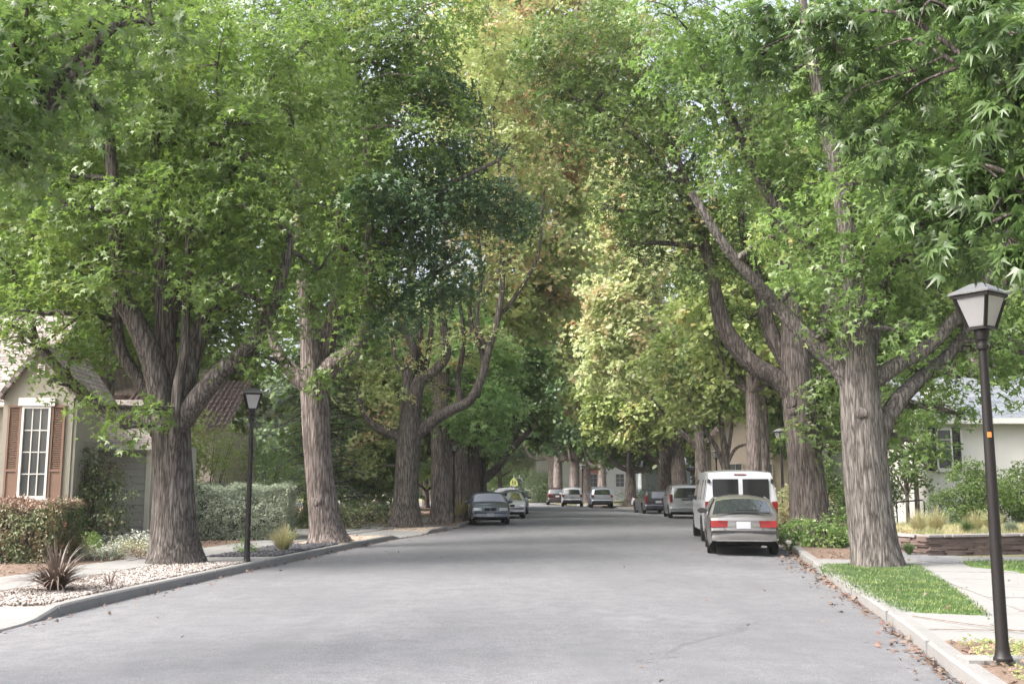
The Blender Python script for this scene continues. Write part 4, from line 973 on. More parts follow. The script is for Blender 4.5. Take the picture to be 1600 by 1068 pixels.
for i, (x, y, a, b_, c_, m_, lab) in enumerate([(-8.9, 23.5, .55, .4, .22, 'silver', 'silvery-white low groundcover mound left of the first big trunk'), (-9.4, 22.6, .35, .3, .3, 'straw', 'straw-coloured fluffy tuft next to the clipped dark hedge'), (-8.6, 21.6, .6, .3, .16, 'grey', 'low grey-green groundcover patch at the edge of the sidewalk'), (-9.3, 24.3, .4, .4, .3, 'grey', 'rounded grey-green mound behind the silvery groundcover'), (-8.1, 24.6, .5, .4, .25, 'silver', 'second silvery mound right against the big trunk'), (-9.2, 21.4, .3, .2, .1, 'rust', 'small rusty red clump in the mulch near the hedge'), (-8.3, 22.6, .45, .35, .28, 'straw', 'pale straw and green clump close left of the first big trunk'), (-9.9, 24.0, .4, .35, .35, 'bright', 'small fresh green clump in front of the big glossy shrub'), (-8.05, 21.9, .35, .2, .14, 'rust', 'low brownish clump at the foot of the first big trunk'), (-9.0, 25.3, .5, .35, .3, 'silver', 'silver-grey clump at the back of the bed by the clapboard outbuilding'), (-6.2, 23.9, .3, .25, .2, 'bright', 'little green clump beyond the first big trunk by the walk')]):
    shrub('groundcover_plant', lab, 'plant', (x, y, Y_), [((0, 0, c_ * .5), (a, b_, c_)), ((a * .5, .1, c_ * .4), (a * .5, b_ * .7, c_ * .8))], m_, .05, 26, 22, sr=.14, stem=False, group='low plants in the cottage bed')
shrub('shrub', 'yellow-green airy shrub behind the grey-green hedge', 'shrub', (-11.2, 37.5, Y_), [((0, 0, 2.2), (1.3, 1.2, 1.5)), ((.7, 0, 3.0), (1.0, 1, 1.0)), ((-.8, 0, 1.6), (1.0, 1, 1.2))], 'yellow', .1, 5, 24, sr=.35)
shrub('shrub', 'leafy green shrub between the yellow-green shrub and the dark cedar', 'shrub', (-9.2, 38.5, Y_), [((0, 0, 1.6), (1.3, 1, 1.3)), ((1.2, 0, 1.2), (1.1, 1, 1.1)), ((.3, 0, 2.6), (.9, .9, .8))], 'bright', .1, 5, 22, sr=.35)
for x, y, s, m_, lab in [(-5.9, 37.6, 1.0, 'hedge', 'low brownish bush row beside the third trunk'), (-7.2, 38.8, 1.1, 'deep', 'low dark bush in the yard beyond the driveway'), (-5.2, 44.2, .9, 'hedge', 'low olive bush between the third and fourth trunks'), (-8.6, 33.9, .55, 'bright', 'small bright bush right of the clipped hedge'), (-6.4, 46.8, 1.1, 'deep', 'dark bush deep in shade behind the fourth trunk')]:
    shrub('shrub', lab, 'shrub', (x, y, Y_), [((0, 0, .5 * s), (.9 * s, .8 * s, .55 * s)), ((.8 * s, .1, .45 * s), (.8 * s, .7 * s, .5 * s)), ((-.6 * s, 0, .45 * s), (.7 * s, .7 * s, .5 * s))], m_, .08, 9, 20, sr=.25)
# right side
shrub('shrub', 'bright green bushy growth round the foot of the second big right trunk', 'shrub', (7.75, 26.2, Y_), [((0, 0, .3), (.55, .5, .42)), ((.6, .5, .35), (.6, .6, .5)), ((-.25, 1.0, .3), (.45, .6, .4)), ((.9, -.1, .2), (.4, .4, .3))], 'bright', .07, 16, 24, sr=.2, tpl=WIDE)
for x, y, z, s, m_, lab in [(13.2, 29.5, .45, 1.05, 'mid', 'rounded green shrub left of the bungalow window'), (15.0, 30.2, .45, 1.0, 'deep', 'glossy shrub directly under the bungalow window'), (16.8, 29.6, .45, .9, 'mid', 'bushy shrub just left of the near lamp post against the white wall'), (18.6, 30.6, .45, 1.5, 'bright', 'tall light green bush against the bungalow at the frame edge'), (11.6, 33.5, .45, 1.0, 'deep', 'dark bush behind the thin handrail'), (9.8, 35.5, .12, .9, 'straw', 'straw-coloured bush beside the second big right trunk'), (12.2, 41, .12, 1.4, 'deep', 'dark green bush mass beyond the second right trunk'), (11.4, 50.5, .12, .8, 'mid', 'green bush behind the lamp post near the white van')]:
    shrub('shrub', lab, 'shrub', (x, y, z), [((0, 0, .75 * s), (.85 * s, .8 * s, .75 * s)), ((.6 * s, .1, 1.2 * s), (.6 * s, .6 * s, .5 * s)), ((-.6 * s, 0, .6 * s), (.6 * s, .6 * s, .55 * s)), ((-.1, 0, 1.5 * s), (.45 * s, .45 * s, .4 * s))], m_, .095, 13, 26, sr=.26)
for x, y, s, lab in [(11.6, 76, 1.0, 'low green bush in front of the white car in the driveway'), (10.6, 79.5, .9, 'low bush at the foot of a far right trunk'), (9.9, 85, 1.3, 'dark bush beside the pale blue-silver hatchback'), (9.6, 73, .6, 'small kerbside bush ahead of the dark estate car')]:
    shrub('shrub', lab, 'shrub', (x, y, Y_), [((0, 0, .5 * s), (1.0 * s, .8 * s, .6 * s)), ((.9 * s, 0, .6 * s), (.8 * s, .7 * s, .7 * s))], 'deep', .11, 6, 18, sr=.3)
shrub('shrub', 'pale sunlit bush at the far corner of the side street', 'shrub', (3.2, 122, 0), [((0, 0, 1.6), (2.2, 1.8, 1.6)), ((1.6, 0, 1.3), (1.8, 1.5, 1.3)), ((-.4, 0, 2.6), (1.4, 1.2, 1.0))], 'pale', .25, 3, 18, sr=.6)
blades('ornamental_grass', 'fountain grass with pale plumes at the right frame edge', 'plant', (14.4, 25.9, .45), 420, 1.25, .014, 'grey', .9, .5, seed=12)
for i, (x, y, L, m_, lab) in enumerate([(9.9, 25.3, .7, 'straw', 'dry straw grass tuft at the corner of the slate wall'), (10.6, 26.0, .75, 'straw', 'dry grass tuft behind the slate wall, second from its corner'), (11.4, 25.6, .7, 'straw', 'dry grass tuft in the middle behind the slate wall'), (12.2, 26.4, .75, 'straw', 'tall dry grass tuft left of the near lamp post'), (10.9, 24.9, .45, 'lawn', 'green tuft growing just above the slate wall'), (12.0, 25.0, .45, 'grey', 'greyish low tuft above the slate wall near the lamp post'), (13.3, 25.8, .65, 'straw', 'dry grass tuft right of the near lamp post'), (9.5, 27.0, .65, 'straw', 'dry grass tuft along the dark path'), (9.9, 29.0, .6, 'straw', 'dry grass tuft farther along the dark path'), (8.75, 23.0, .35, 'lawn', 'small green tuft left of the slate wall corner'), (7.35, 33.8, .7, 'straw', 'yellow-green grass tuft by the kerb beside the van')]):
    blades('grass_tuft', lab, 'plant', (x, y, .45 if x > 9.4 else Y_), 380, L, .013, m_, .75, .35, 'grass tufts round the slate wall', 20 + i)
shrub('groundcover_plant', 'orange-brown low clump at the foot of the slate wall', 'plant', (9.25, 24.9, .2), [((0, 0, .2), (.4, .35, .25))], 'rust', .05, 30, 20, sr=.12, stem=False)
blades('yucca_plant', 'grey-green spiky rosette at the frame edge by the near lamp post', 'plant', (4.95, 9.05, Y_), 70, .36, .022, 'grey', 1.1, .25, seed=40)
sd = empty('seedling', (4.72, 10.25, Y_), 0, 'tiny green seedling at the edge of the front walk near the lamp post', 'plant')
b = MB(); b.tube(catmull([(0, 0, 0), (.01, 0, .12), (-.01, .01, .26)], 4), lerp_list([.005, .004, .002], 4), 5); b.build('stem', BARK2, sd)
link('foliage', leaf_mesh('foliage', np.array([[0, 0, .1], [.02, 0, .17], [-.01, .01, .25]]), np.tile([0, 0, 1.], (3, 1)), np.full(3, .06), 7, .045, OVAL, NPR), LEAF['deep'], sd)

# ------------------------------------------------------------------ loose cover: stones, grass, fallen leaves
def scatter_poly(poly, n_, rng_):
    P = np.array(poly); lo, hi = P.min(0), P.max(0); out = []
    q = lo + (hi - lo) * rng_.random((n_ * 3, 2)); ins = np.zeros(len(q), bool); j = len(P) - 1
    for i in range(len(P)):
        c = ((P[i, 1] > q[:, 1]) != (P[j, 1] > q[:, 1])) & (q[:, 0] < (P[j, 0] - P[i, 0]) * (q[:, 1] - P[i, 1]) / (P[j, 1] - P[i, 1] + 1e-12) + P[i, 0]); ins ^= c; j = i
    return q[ins][:n_]
def vz_l(C, Nn, x, y, drops, sgn):
    o = (XL(y) - x) if sgn < 0 else (x - XR(y)); t = min(1, max(0, (o - .17) / 1.55)); return kh(y, drops) * (1 - t) + Y_ * t
OCT = np.array([(1, 0, 0), (-1, 0, 0), (0, 1, 0), (0, -1, 0), (0, 0, .7), (0, 0, -.7)]), [(0, 2, 4), (2, 1, 4), (1, 3, 4), (3, 0, 4), (2, 0, 5), (1, 2, 5), (3, 1, 5), (0, 3, 5)]
def stones(name, pts, z, size, mat):
    r = NPR; n_ = len(pts); a = r.random(n_) * 6.28; s = size * (.5 + r.random(n_)); sc = .6 + .8 * r.random((n_, 3)); T, F = OCT
    ti = r.normal(0, .35, (n_, 2)); V = T[None] * sc[:, None] * s[:, None, None]
    x = V[..., 0] * np.cos(a)[:, None] - V[..., 1] * np.sin(a)[:, None]; y = V[..., 0] * np.sin(a)[:, None] + V[..., 1] * np.cos(a)[:, None]; zz = V[..., 2] + x * ti[:, :1] + y * ti[:, 1:]
    V = np.stack([x + pts[:, :1], y + pts[:, 1:2], zz + z[:, None] + (s * .25)[:, None]], -1)
    return tag(link(name, pieces(name, V, F), mat), kind='stuff')
def strip_pts(C, sgn, y0, y1, o0, o1, n_):
    y = y0 + (y1 - y0) * NPR.random(n_); o = o0 + (o1 - o0) * NPR.random(n_)
    e = np.array([edge_at(C, t) for t in y]); return np.stack([e + sgn * o, y], 1)
def zz_for(pts, drops, sgn):
    return np.array([vz_l(None, None, p[0], p[1], drops, sgn) for p in pts])
p = strip_pts(LC, -1, 13.3, 20.9, .22, 1.85, 9500); keep = (p[:, 0] > [XL(t) - 1.7 for t in p[:, 1]]) ; p = p[keep]
stones('white_gravel', p, zz_for(p, DROP_L, -1), .022, M['stone'])
p = strip_pts(LC, -1, 22.7, 27.5, .22, 1.7, 4200); stones('dark_gravel', p, zz_for(p, DROP_L, -1), .032, M['dstone'])
def fallen(name, pts, z, size, mat='litter'):
    n_ = len(pts); C = np.stack([pts[:, 0], pts[:, 1], z + .012], 1)
    return tag(link(name, leaf_mesh(name, C, unit(np.tile([0, 0, 1.], (n_, 1)) + NPR.normal(0, .35, (n_, 3))), np.full(n_, .02), 1, size, STAR5, NPR, nj=.25, droop=0), LEAF[mat]), kind='stuff')
p = np.concatenate([strip_pts(RC, -1, 7, 32, -.0, .14, 900), strip_pts(RC, -1, 7, 32, 0, .5, 260), strip_pts(RC, -1, 20, 26, 0, .6, 160)]); fallen('fallen_leaves', p, np.zeros(len(p)) + .0, .085)
p = np.concatenate([strip_pts(LC, 1, 8, 45, .0, .2, 420), strip_pts(LC, 1, 8, 45, 0, .8, 140)]); fallen('fallen_leaves', p, np.zeros(len(p)), .075)
p = np.stack([-5 + 11 * NPR.random(110), 8 + 40 * NPR.random(110)], 1); fallen('fallen_leaves', p, np.full(len(p), .05), .05)
p = np.concatenate([strip_pts(RC, 1, 7, 10.2, .2, 1.6, 650), strip_pts(RC, 1, 21.8, 24, .2, 1.6, 250)]); fallen('fallen_leaves', p, zz_for(p, DROP_R, 1), .06)
p = np.concatenate([strip_pts(LC, -1, 27.6, 33, .2, 1.7, 420), strip_pts(LC, -1, 36.8, 40, .2, 1.7, 200), strip_pts(LC, -1, 22, 30, 3.2, 5.5, 1500), strip_pts(LC, -1, 13.4, 22, 3.1, 5, 1300), strip_pts(LC, -1, 13.4, 20, .2, 1.7, 420)]); fallen('fallen_leaves', p, zz_for(p, DROP_L, -1) * 0 + Y_, .06)
p = np.concatenate([np.stack([4.6 + 7 * NPR.random(120), 10.4 + 7 * NPR.random(120)], 1), np.stack([6.6 + 5 * NPR.random(80), 20.4 + 2 * NPR.random(80)], 1)]); fallen('fallen_leaves', p, np.full(len(p), Y_ + .03), .06)
# lawn on the verge round the first right trunk and beyond the walk
def lawn(name, pts, z, L, mat='lawn'):
    n_ = len(pts); r = NPR; a = r.random(n_) * 6.28; l = L * (.6 + .7 * r.random(n_)); bend = r.normal(0, .35, (n_, 2)); dx, dy = np.cos(a), np.sin(a); w_ = .0045
    b0 = np.stack([pts[:, 0], pts[:, 1], z], 1); sd_ = np.stack([dx, dy, 0 * dx], 1) * w_
    md = b0 + np.stack([bend[:, 0] * l * .35, bend[:, 1] * l * .35, l * .6], 1); tp = b0 + np.stack([bend[:, 0] * l, bend[:, 1] * l, l * (1 - .15 * np.abs(bend).sum(1))], 1)
    V = np.stack([b0 - sd_, b0 + sd_, md + sd_ * .8, md - sd_ * .8, tp], 1)
    return tag(link(name, pieces(name, V, [(0, 1, 2, 3), (3, 2, 4)]), LEAF[mat]), kind='stuff')
poly = [(6.05, 20.3), (5.75, 19.4), (5.35, 17.0), (4.95, 14.7), (4.66, 12.6), (5.55, 12.35), (6.2, 14.4), (7.0, 17.2), (7.75, 19.9), (7.6, 20.5)]
p = scatter_poly(poly, 34000, NPR); p = p + NPR.normal(0, .045, p.shape); p = p[(np.sin(p[:, 0] * 4.1 + 1) * np.sin(p[:, 1] * 3.3) + NPR.normal(0, .5, len(p))) > -1.0]; lawn('lawn_grass', p, np.full(len(p), Y_ - .01), .06)
mb = MB(); mb.prism(poly, 'z', .02, Y_ + .012); tag(mb.build('lawn', ground_mat('lawn_soil', (.05, .09, .025), (.09, .14, .04), 3, .5)), kind='structure')
poly2 = [(8.9, 20.6), (8.6, 19.6), (9.1, 17.9), (14, 17.6), (14, 20.7)]
p = scatter_poly(poly2, 18000, NPR); lawn('lawn_grass', p, np.full(len(p), Y_ + .03), .07)
mb = MB(); mb.prism(poly2, 'z', .05, Y_ + .045); tag(mb.build('lawn', bpy.data.materials['lawn_soil']), kind='structure')
p = strip_pts(RC, 1, 30, 48, .25, 1.6, 14000); lawn('lawn_grass', p, zz_for(p, DROP_R, 1), .14, 'straw')
p = np.stack([9.4 + 6 * NPR.random(16000), 24.3 + 6 * NPR.random(16000)], 1); lawn('lawn_grass', p, np.full(len(p), .46), .2, 'straw')
p = strip_pts(RC, 1, 7, 10.2, .3, 1.6, 500)
C3 = np.concatenate([p, zz_for(p, DROP_R, 1)[:, None] + .03], 1)
tag(link('groundcover', leaf_mesh('groundcover', C3, unit(np.tile([0, 0, 1.], (len(p), 1)) + NPR.normal(0, .2, (len(p), 3))), np.full(len(p), .06), 6, .04, OVAL, NPR), LEAF['yellow']), kind='stuff')

# ------------------------------------------------------------------ trees
TR = random.Random(5)
def tree(name, lab, base, paths, blobs, mat, size, dens=2.6, k=30, tpl=STAR3, bark=None, sr=.45, group='big street trees', inner=.3, seg=16, flare=.22, extra=None, twigs=4, upb=.75, droop=.5):
    """paths: [(points, radii)] and blobs: [(centre, radii)] relative to the base"""
    root = empty(name, (base[0], base[1], base[2] if len(base) > 2 else YARD), 0, lab, 'tree', group)
    rng_ = np.random.default_rng(abs(hash(lab)) % 1 + len(lab) * 131 + int(abs(base[0]) * 97 + base[1] * 13))
    b = MB(); nodes = []
    for i, (pts, rad) in enumerate(paths):
        P = catmull(pts, 5); R = lerp_list(rad, 5)
        b.tube(P, R, seg if i == 0 else max(6, seg - 6), flare=flare if i == 0 else 0, seed=base[0])
        nodes += list(zip(P, R))
    for c, r in blobs:
        c = Vector(c); cand = [(p, q) for p, q in nodes if p.z < c.z + .2] or nodes
        p, q = min(cand, key=lambda t: (t[0] - c).length + (0 if t[1] < .2 else .6)); L = (c - p).length
        if L > .3:
            r0 = min(q * .7, .05 + .022 * L); m1 = p.lerp(c, .4) + Vector((TR.uniform(-.1, .1) * L, TR.uniform(-.1, .1) * L, .06 * L)); m2 = p.lerp(c, .75) + Vector((TR.uniform(-.08, .08) * L, TR.uniform(-.08, .08) * L, .05 * L))
            b.tube(catmull([p, m1, m2, c], 4), lerp_list([r0, r0 * .75, r0 * .55, r0 * .35], 4), 7)
        else: r0 = .05
        for t in range(twigs):
            e = c + Vector((TR.gauss(0, .5) * r[0], TR.gauss(0, .5) * r[1], TR.uniform(-.5, .8) * r[2])); mm = c.lerp(e, .5) + Vector((TR.uniform(-.15, .15), TR.uniform(-.15, .15), .12))
            b.tube(catmull([c, mm, e], 3), lerp_list([r0 * .4, r0 * .28, .008], 3), 5)
    if flare and seg >= 16:
        P0, R0 = catmull(paths[0][0], 5), lerp_list(paths[0][1], 5)
        for t in range(3):
            i = TR.randrange(4, min(len(P0) - 1, 30)); a = TR.uniform(-2.9, -.2); n_ = Vector((math.cos(a), math.sin(a), TR.uniform(-.1, .25))); q = P0[i]; rr = R0[i]; k_ = TR.uniform(.05, .11)
            b.tube([q + n_ * rr * .7, q + n_ * (rr * .99), q + n_ * (rr * 1.0 + .016), q + n_ * (rr * 1.0 + .012), q + n_ * (rr * .97)], [k_ * 1.6, k_ * 1.35, k_ * 1.0, k_ * .75, k_ * .5], 9)
    b.build('trunk', bark or BARK, root, 70)
    C, Nn, R = blob_sprays([(c, r) for c, r in blobs], dens, rng_, inner, sr, upb)
    ok = C[:, 2] > .9; C, Nn, R = C[ok], Nn[ok], R[ok]
    link('crown', leaf_mesh('crown', C, Nn, R, k, size, tpl, rng_, droop=droop), LEAF[mat], root)
    if extra:
        for nm, bl, mt in extra:
            C, Nn, R = blob_sprays(bl, dens * 1.7, rng_, inner, sr, upb)
            link(nm, leaf_mesh(nm, C, Nn, R, k, size, tpl, rng_, droop=droop), LEAF[mt], root)
    return root

def px_paths(base, L):
    B0 = Vector((base[0], base[1], YARD)); out = []
    for pts, rad in L:
        n_ = len(pts); out.append(([at(p[0], p[1], base[1] + (p[2] if len(p) > 2 else 0)) - B0 for p in pts], [rad[0] + (rad[-1] - rad[0]) * i / (n_ - 1) for i in range(n_)] if len(rad) == 2 and n_ != 2 else rad))
    return out
def px_blobs(base, L):
    B0 = Vector((base[0], base[1], YARD)); out = []
    for q in L:
        px, py, r, dy = q[:4]; Y = base[1] + dy; s = r * Y / FPX; f = q[4] if len(q) > 4 else .85
        out.append((tuple(at(px, py, Y) - B0), (s, min(s, 1.9), s * f)))
    return out

# first big tree on the left
b1 = (-6.75, 20.75)
tree('street_tree', 'nearest big street tree on the left, thick furrowed trunk rising from the white gravel', b1, px_paths(b1, [
    ([(275, 884), (273, 840), (271, 780), (268, 700), (266, 650), (262, 590), (257, 500), (252, 400), (246, 280), (238, 140), (232, 20)], [.50, .44, .405, .39, .38, .22, .18, .15, .13, .09, .05]),
    ([(262, 665, -.1), (240, 570, -.3), (213, 505, -.5), (191, 466, -.6), (184, 404, -.6), (176, 280, -.6), (166, 157, -.5)], [.26, .09]),
    ([(262, 675, 0), (222, 600, .3), (191, 550, .3), (183, 489, .4), (176, 400, .6)], [.16, .08]),
    ([(258, 690, .1), (232, 655, .5), (165, 642, .9), (110, 596, 1.2), (60, 540, 1.5)], [.2, .09]),
    ([(277, 665, -.15), (310, 622, -.3), (345, 580, -.4), (389, 542, -.5), (430, 470, -.5), (455, 370, -.4)], [.24, .09]),
    ([(275, 655, .1), (303, 545, .4), (325, 490, .5), (337, 440, .5), (346, 330, .5), (355, 200, .4)], [.24, .08]),
    ([(271, 730, -.22), (273, 680, -.36), (277, 610, -.4), (288, 545, -.4), (293, 420, -.35), (296, 330, -.3)], [.13, .06]),
    ([(246, 640, .3), (270, 500, 1.0), (310, 330, 1.6), (330, 150, 2.0)], [.16, .06])]),
    px_blobs(b1, [(70, 490, 72, -.8), (20, 420, 76, .2), (110, 560, 34, .6, .6), (40, 535, 34, .4, .6), (150, 640, 22, -.6, .5), (195, 670, 18, -.8, .5), (90, 600, 20, .3, .5), (240, 640, 14, -.9, .5),
                  (140, 390, 84, -.2), (95, 280, 95, -.4), (200, 300, 90, .8), (60, 150, 105, .3), (190, 170, 110, -.6), (300, 230, 100, .6), (330, 360, 84, .5), (300, 430, 48, -1.2), (400, 420, 74, -.2), (440, 330, 74, .6), (380, 250, 95, -.7), (460, 200, 95, .2), (340, 100, 110, -.2), (470, 80, 100, .5), (200, 40, 110, .6), (60, 30, 100, 1.2),
                  (420, 510, 52, -.4, .7), (360, 490, 44, .4), (380, 575, 34, -.5, .6), (440, 570, 30, .2, .6), (230, 410, 56, 1.4), (160, 520, 46, .9, .7), (150, 480, 50, 2.2), (320, 540, 36, 1.3), (250, 200, 120, 2.4), (400, 140, 120, 2.6), (120, 220, 110, 2.6), (500, 420, 50, .5), (0, 250, 90, .2), (-30, 490, 50, .6), (200, 330, 60, -1.5), (270, 300, 66, -1.6), (170, 430, 44, -1.5, .7), (330, 300, 60, -1.5), (120, 330, 60, -1.4), (250, 130, 90, -1.6), (390, 330, 60, -1.6), (360, 450, 36, -1.3, .7)]),
    'mid', .135, 2.9, 40, STAR3, BARK1, .42, inner=.2)

b2 = (-4.95, 28.3)
tree('street_tree', 'second big tree on the left, pale trunk beside the dark stones, dark blue-green leaves', b2, px_paths(b2, [
    ([(513, 852), (508, 820), (501, 760), (495, 690), (491, 620), (487, 575), (478, 480), (470, 390), (464, 250), (460, 100)], [.50, .42, .39, .385, .37, .30, .2, .16, .12, .08]),
    ([(496, 600), (520, 570), (550, 548), (572, 512), (578, 440), (576, 340), (570, 200)], [.3, .1]),
    ([(490, 610), (462, 585), (440, 560), (420, 520), (405, 450)], [.28, .1]),
    ([(492, 590, .2), (515, 520, .4), (531, 450, .5), (535, 370, .6), (522, 230, .6), (520, 60, .6)], [.28, .1]),
    ([(570, 520, .2), (610, 480, .8), (660, 440, 1.2), (730, 400, 1.4)], [.14, .05]), ([(575, 420, .2), (630, 340, .4), (700, 290, .6), (780, 250, .8)], [.14, .05])]),
    px_blobs(b2, [(560, 130, 100, .2), (480, 60, 110, .8), (620, 60, 100, -.3), (540, 260, 90, -.6), (600, 330, 76, .2), (640, 200, 86, -.3), (520, 400, 60, -.5), (560, 470, 44, -.7, .7), (460, 460, 50, .6), (440, 530, 40, .9, .7), (480, 300, 80, .8), (600, 420, 56, -.3), (545, 545, 26, -1.2, .7), (500, 590, 22, -.7, .6), (590, 560, 26, .6, .6), (420, 20, 90, 1.5), (560, 10, 90, 1.2), (660, 10, 90, .8), (500, 180, 90, 1.6), (640, 120, 80, 1.4)]),
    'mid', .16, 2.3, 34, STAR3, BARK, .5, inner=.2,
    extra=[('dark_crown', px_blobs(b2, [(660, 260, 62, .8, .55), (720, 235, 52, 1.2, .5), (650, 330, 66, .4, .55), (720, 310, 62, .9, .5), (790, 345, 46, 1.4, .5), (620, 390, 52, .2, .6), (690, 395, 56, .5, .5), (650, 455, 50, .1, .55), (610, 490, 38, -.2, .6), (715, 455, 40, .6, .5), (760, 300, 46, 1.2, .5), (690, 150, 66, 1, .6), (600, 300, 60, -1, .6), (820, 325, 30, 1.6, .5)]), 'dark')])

b3 = (-4.05, 40.0)
tree('street_tree', 'third big tree on the left with many twisting upward limbs from a forked trunk', b3, px_paths(b3, [
    ([(633, 824), (634, 780), (637, 720), (640, 670), (645, 630), (655, 595), (672, 585), (695, 560), (697, 535), (690, 480), (692, 400), (700, 300)], [.60, .50, .47, .44, .34, .25, .22, .19, .17, .14, .11, .07]),
    ([(630, 690), (610, 675), (590, 668), (572, 650), (560, 620)], [.24, .1]),
    ([(634, 670), (638, 590), (645, 545), (630, 515), (605, 500), (585, 470)], [.26, .1]),
    ([(650, 680), (680, 655), (705, 640), (733, 626), (752, 592), (764, 545), (778, 495), (785, 440), (782, 360), (780, 250)], [.25, .07]),
    ([(745, 620, .2), (755, 560, .4), (735, 500, .6), (738, 430, .7)], [.14, .07]), ([(778, 495, .1), (800, 470, .2), (840, 400, .2), (850, 300, .3)], [.1, .05]),
    ([(655, 595, .3), (656, 520, .5), (640, 430, .6), (650, 330, .6)], [.17, .07]), ([(648, 640, .3), (668, 560, .7), (676, 470, .8), (668, 360, .8)], [.15, .06]), ([(720, 634, .2), (716, 590, .5), (725, 530, .6), (715, 450, .7)], [.14, .06]), ([(762, 550, .1), (745, 500, .2), (752, 430, .2), (745, 340, .2)], [.11, .05]), ([(638, 600, .1), (618, 560, .1), (612, 520, .1)], [.12, .06])]),
    px_blobs(b3, [(600, 640, 40, .4), (572, 690, 34, .6, .7), (560, 610, 40, .8), (600, 580, 36, .6), (640, 520, 34, .9), (610, 470, 40, .8), (735, 455, 40, .9), (700, 400, 50, .6), (790, 410, 46, .3), (760, 340, 58, .2), (830, 360, 46, .6), (700, 300, 60, .8), (800, 260, 66, .3), (850, 290, 40, .8), (760, 180, 74, .2), (840, 180, 60, .9), (700, 120, 80, .6), (800, 90, 80, .3), (870, 110, 60, .6), (760, 20, 80, .6), (730, 560, 26, 1.2, .7), (690, 610, 20, .9, .7), (590, 730, 20, .8, .6), (665, 480, 30, -.3, .6), (725, 520, 22, -.2, .6), (640, 570, 18, -.5, .6), (770, 520, 22, .3, .6), (680, 540, 16, -.5, .6), (620, 620, 18, -.6, .6)]),
    'faded', .175, 2.1, 30, STAR3, BARK1, .5, inner=.2)

b4 = (-3.0, 43.8)
tree('street_tree', 'fourth tree on the left, straight trunk with a bright light-green crown hanging low', b4, px_paths(b4, [
    ([(690, 822), (690, 780), (690, 720), (689, 660), (690, 600), (698, 520), (712, 430)], [.52, .46, .43, .40, .32, .22, .12]),
    ([(691, 650), (720, 620), (750, 580), (770, 540)], [.2, .08]), ([(689, 640), (670, 590), (660, 540)], [.16, .08])]),
    px_blobs(b4, [(745, 625, 42, -.3), (775, 585, 38, .4), (785, 640, 32, .6), (740, 675, 30, -.4, .7), (760, 545, 40, .2), (715, 560, 44, .4), (795, 550, 22, .9), (700, 660, 24, -.6, .7), (770, 690, 20, .3, .6), (730, 500, 44, .6), (790, 690, 16, .9, .6), (700, 500, 36, .8)]),
    'fresh', .21, 3.2, 26, STAR3, BARK, .42, seg=12)

def T(py): return py
def lane_tree(lab, x, y, r, h_fork, crown, mat, size=.26, dens=1.7, k=20, lean=0, bark=None, tpl=WIDE, sr=.6, limbs=4, name='street_tree', group='big street trees', n=10, low=None, seg=10, base_z=None, flare=.2, loc_blobs=None):
    """a street tree farther off: crown = (rx, ry, z0, z1)"""
    rg = random.Random(int(x * 31 + y * 17)); rx, ry, z0, z1 = crown; paths = [([(0, 0, -.02), (lean * .1, 0, .5), (lean * .4, 0, h_fork * .6), (lean, 0, h_fork), (lean * 1.3, 0, h_fork + (z1 - h_fork) * .5)], [r * 1.2, r * 1.05, r * .95, r * .85, r * .3])]
    for i in range(limbs):
        a = 2 * PI * i / limbs + rg.uniform(-.4, .4); e = (math.cos(a) * rx * .6 + lean, math.sin(a) * ry * .6, rg.uniform(h_fork + 1.5, (z0 + z1) / 2 + 1)); m1 = (math.cos(a) * rx * .35 + lean, math.sin(a) * ry * .35, h_fork + rg.uniform(.3, .9))
        paths.append(([(lean * .9, 0, h_fork - .2), m1, e], [r * .5, r * .34, r * .16]))
    bl = []
    for i in range(n):
        t = (i + .5) / n; z = z0 + (z1 - z0) * (.12 + .8 * t); prof = math.sin(PI * (.18 + .72 * t)) ** .7; a = i * 2.4 + rg.uniform(-.3, .3)
        q = .62 * prof; s = rg.uniform(.42, .58)
        bl.append(((math.cos(a) * rx * q + lean, math.sin(a) * ry * q, z), (rx * s, ry * s, min((z1 - z0) * .2, rx * s * .85))))
    if loc_blobs: bl = loc_blobs
    return tree(name, lab, (x, y, YARD if base_z is None else base_z), paths, bl, mat, size, dens, k, tpl, bark, sr, group, .25, seg, flare, twigs=2)

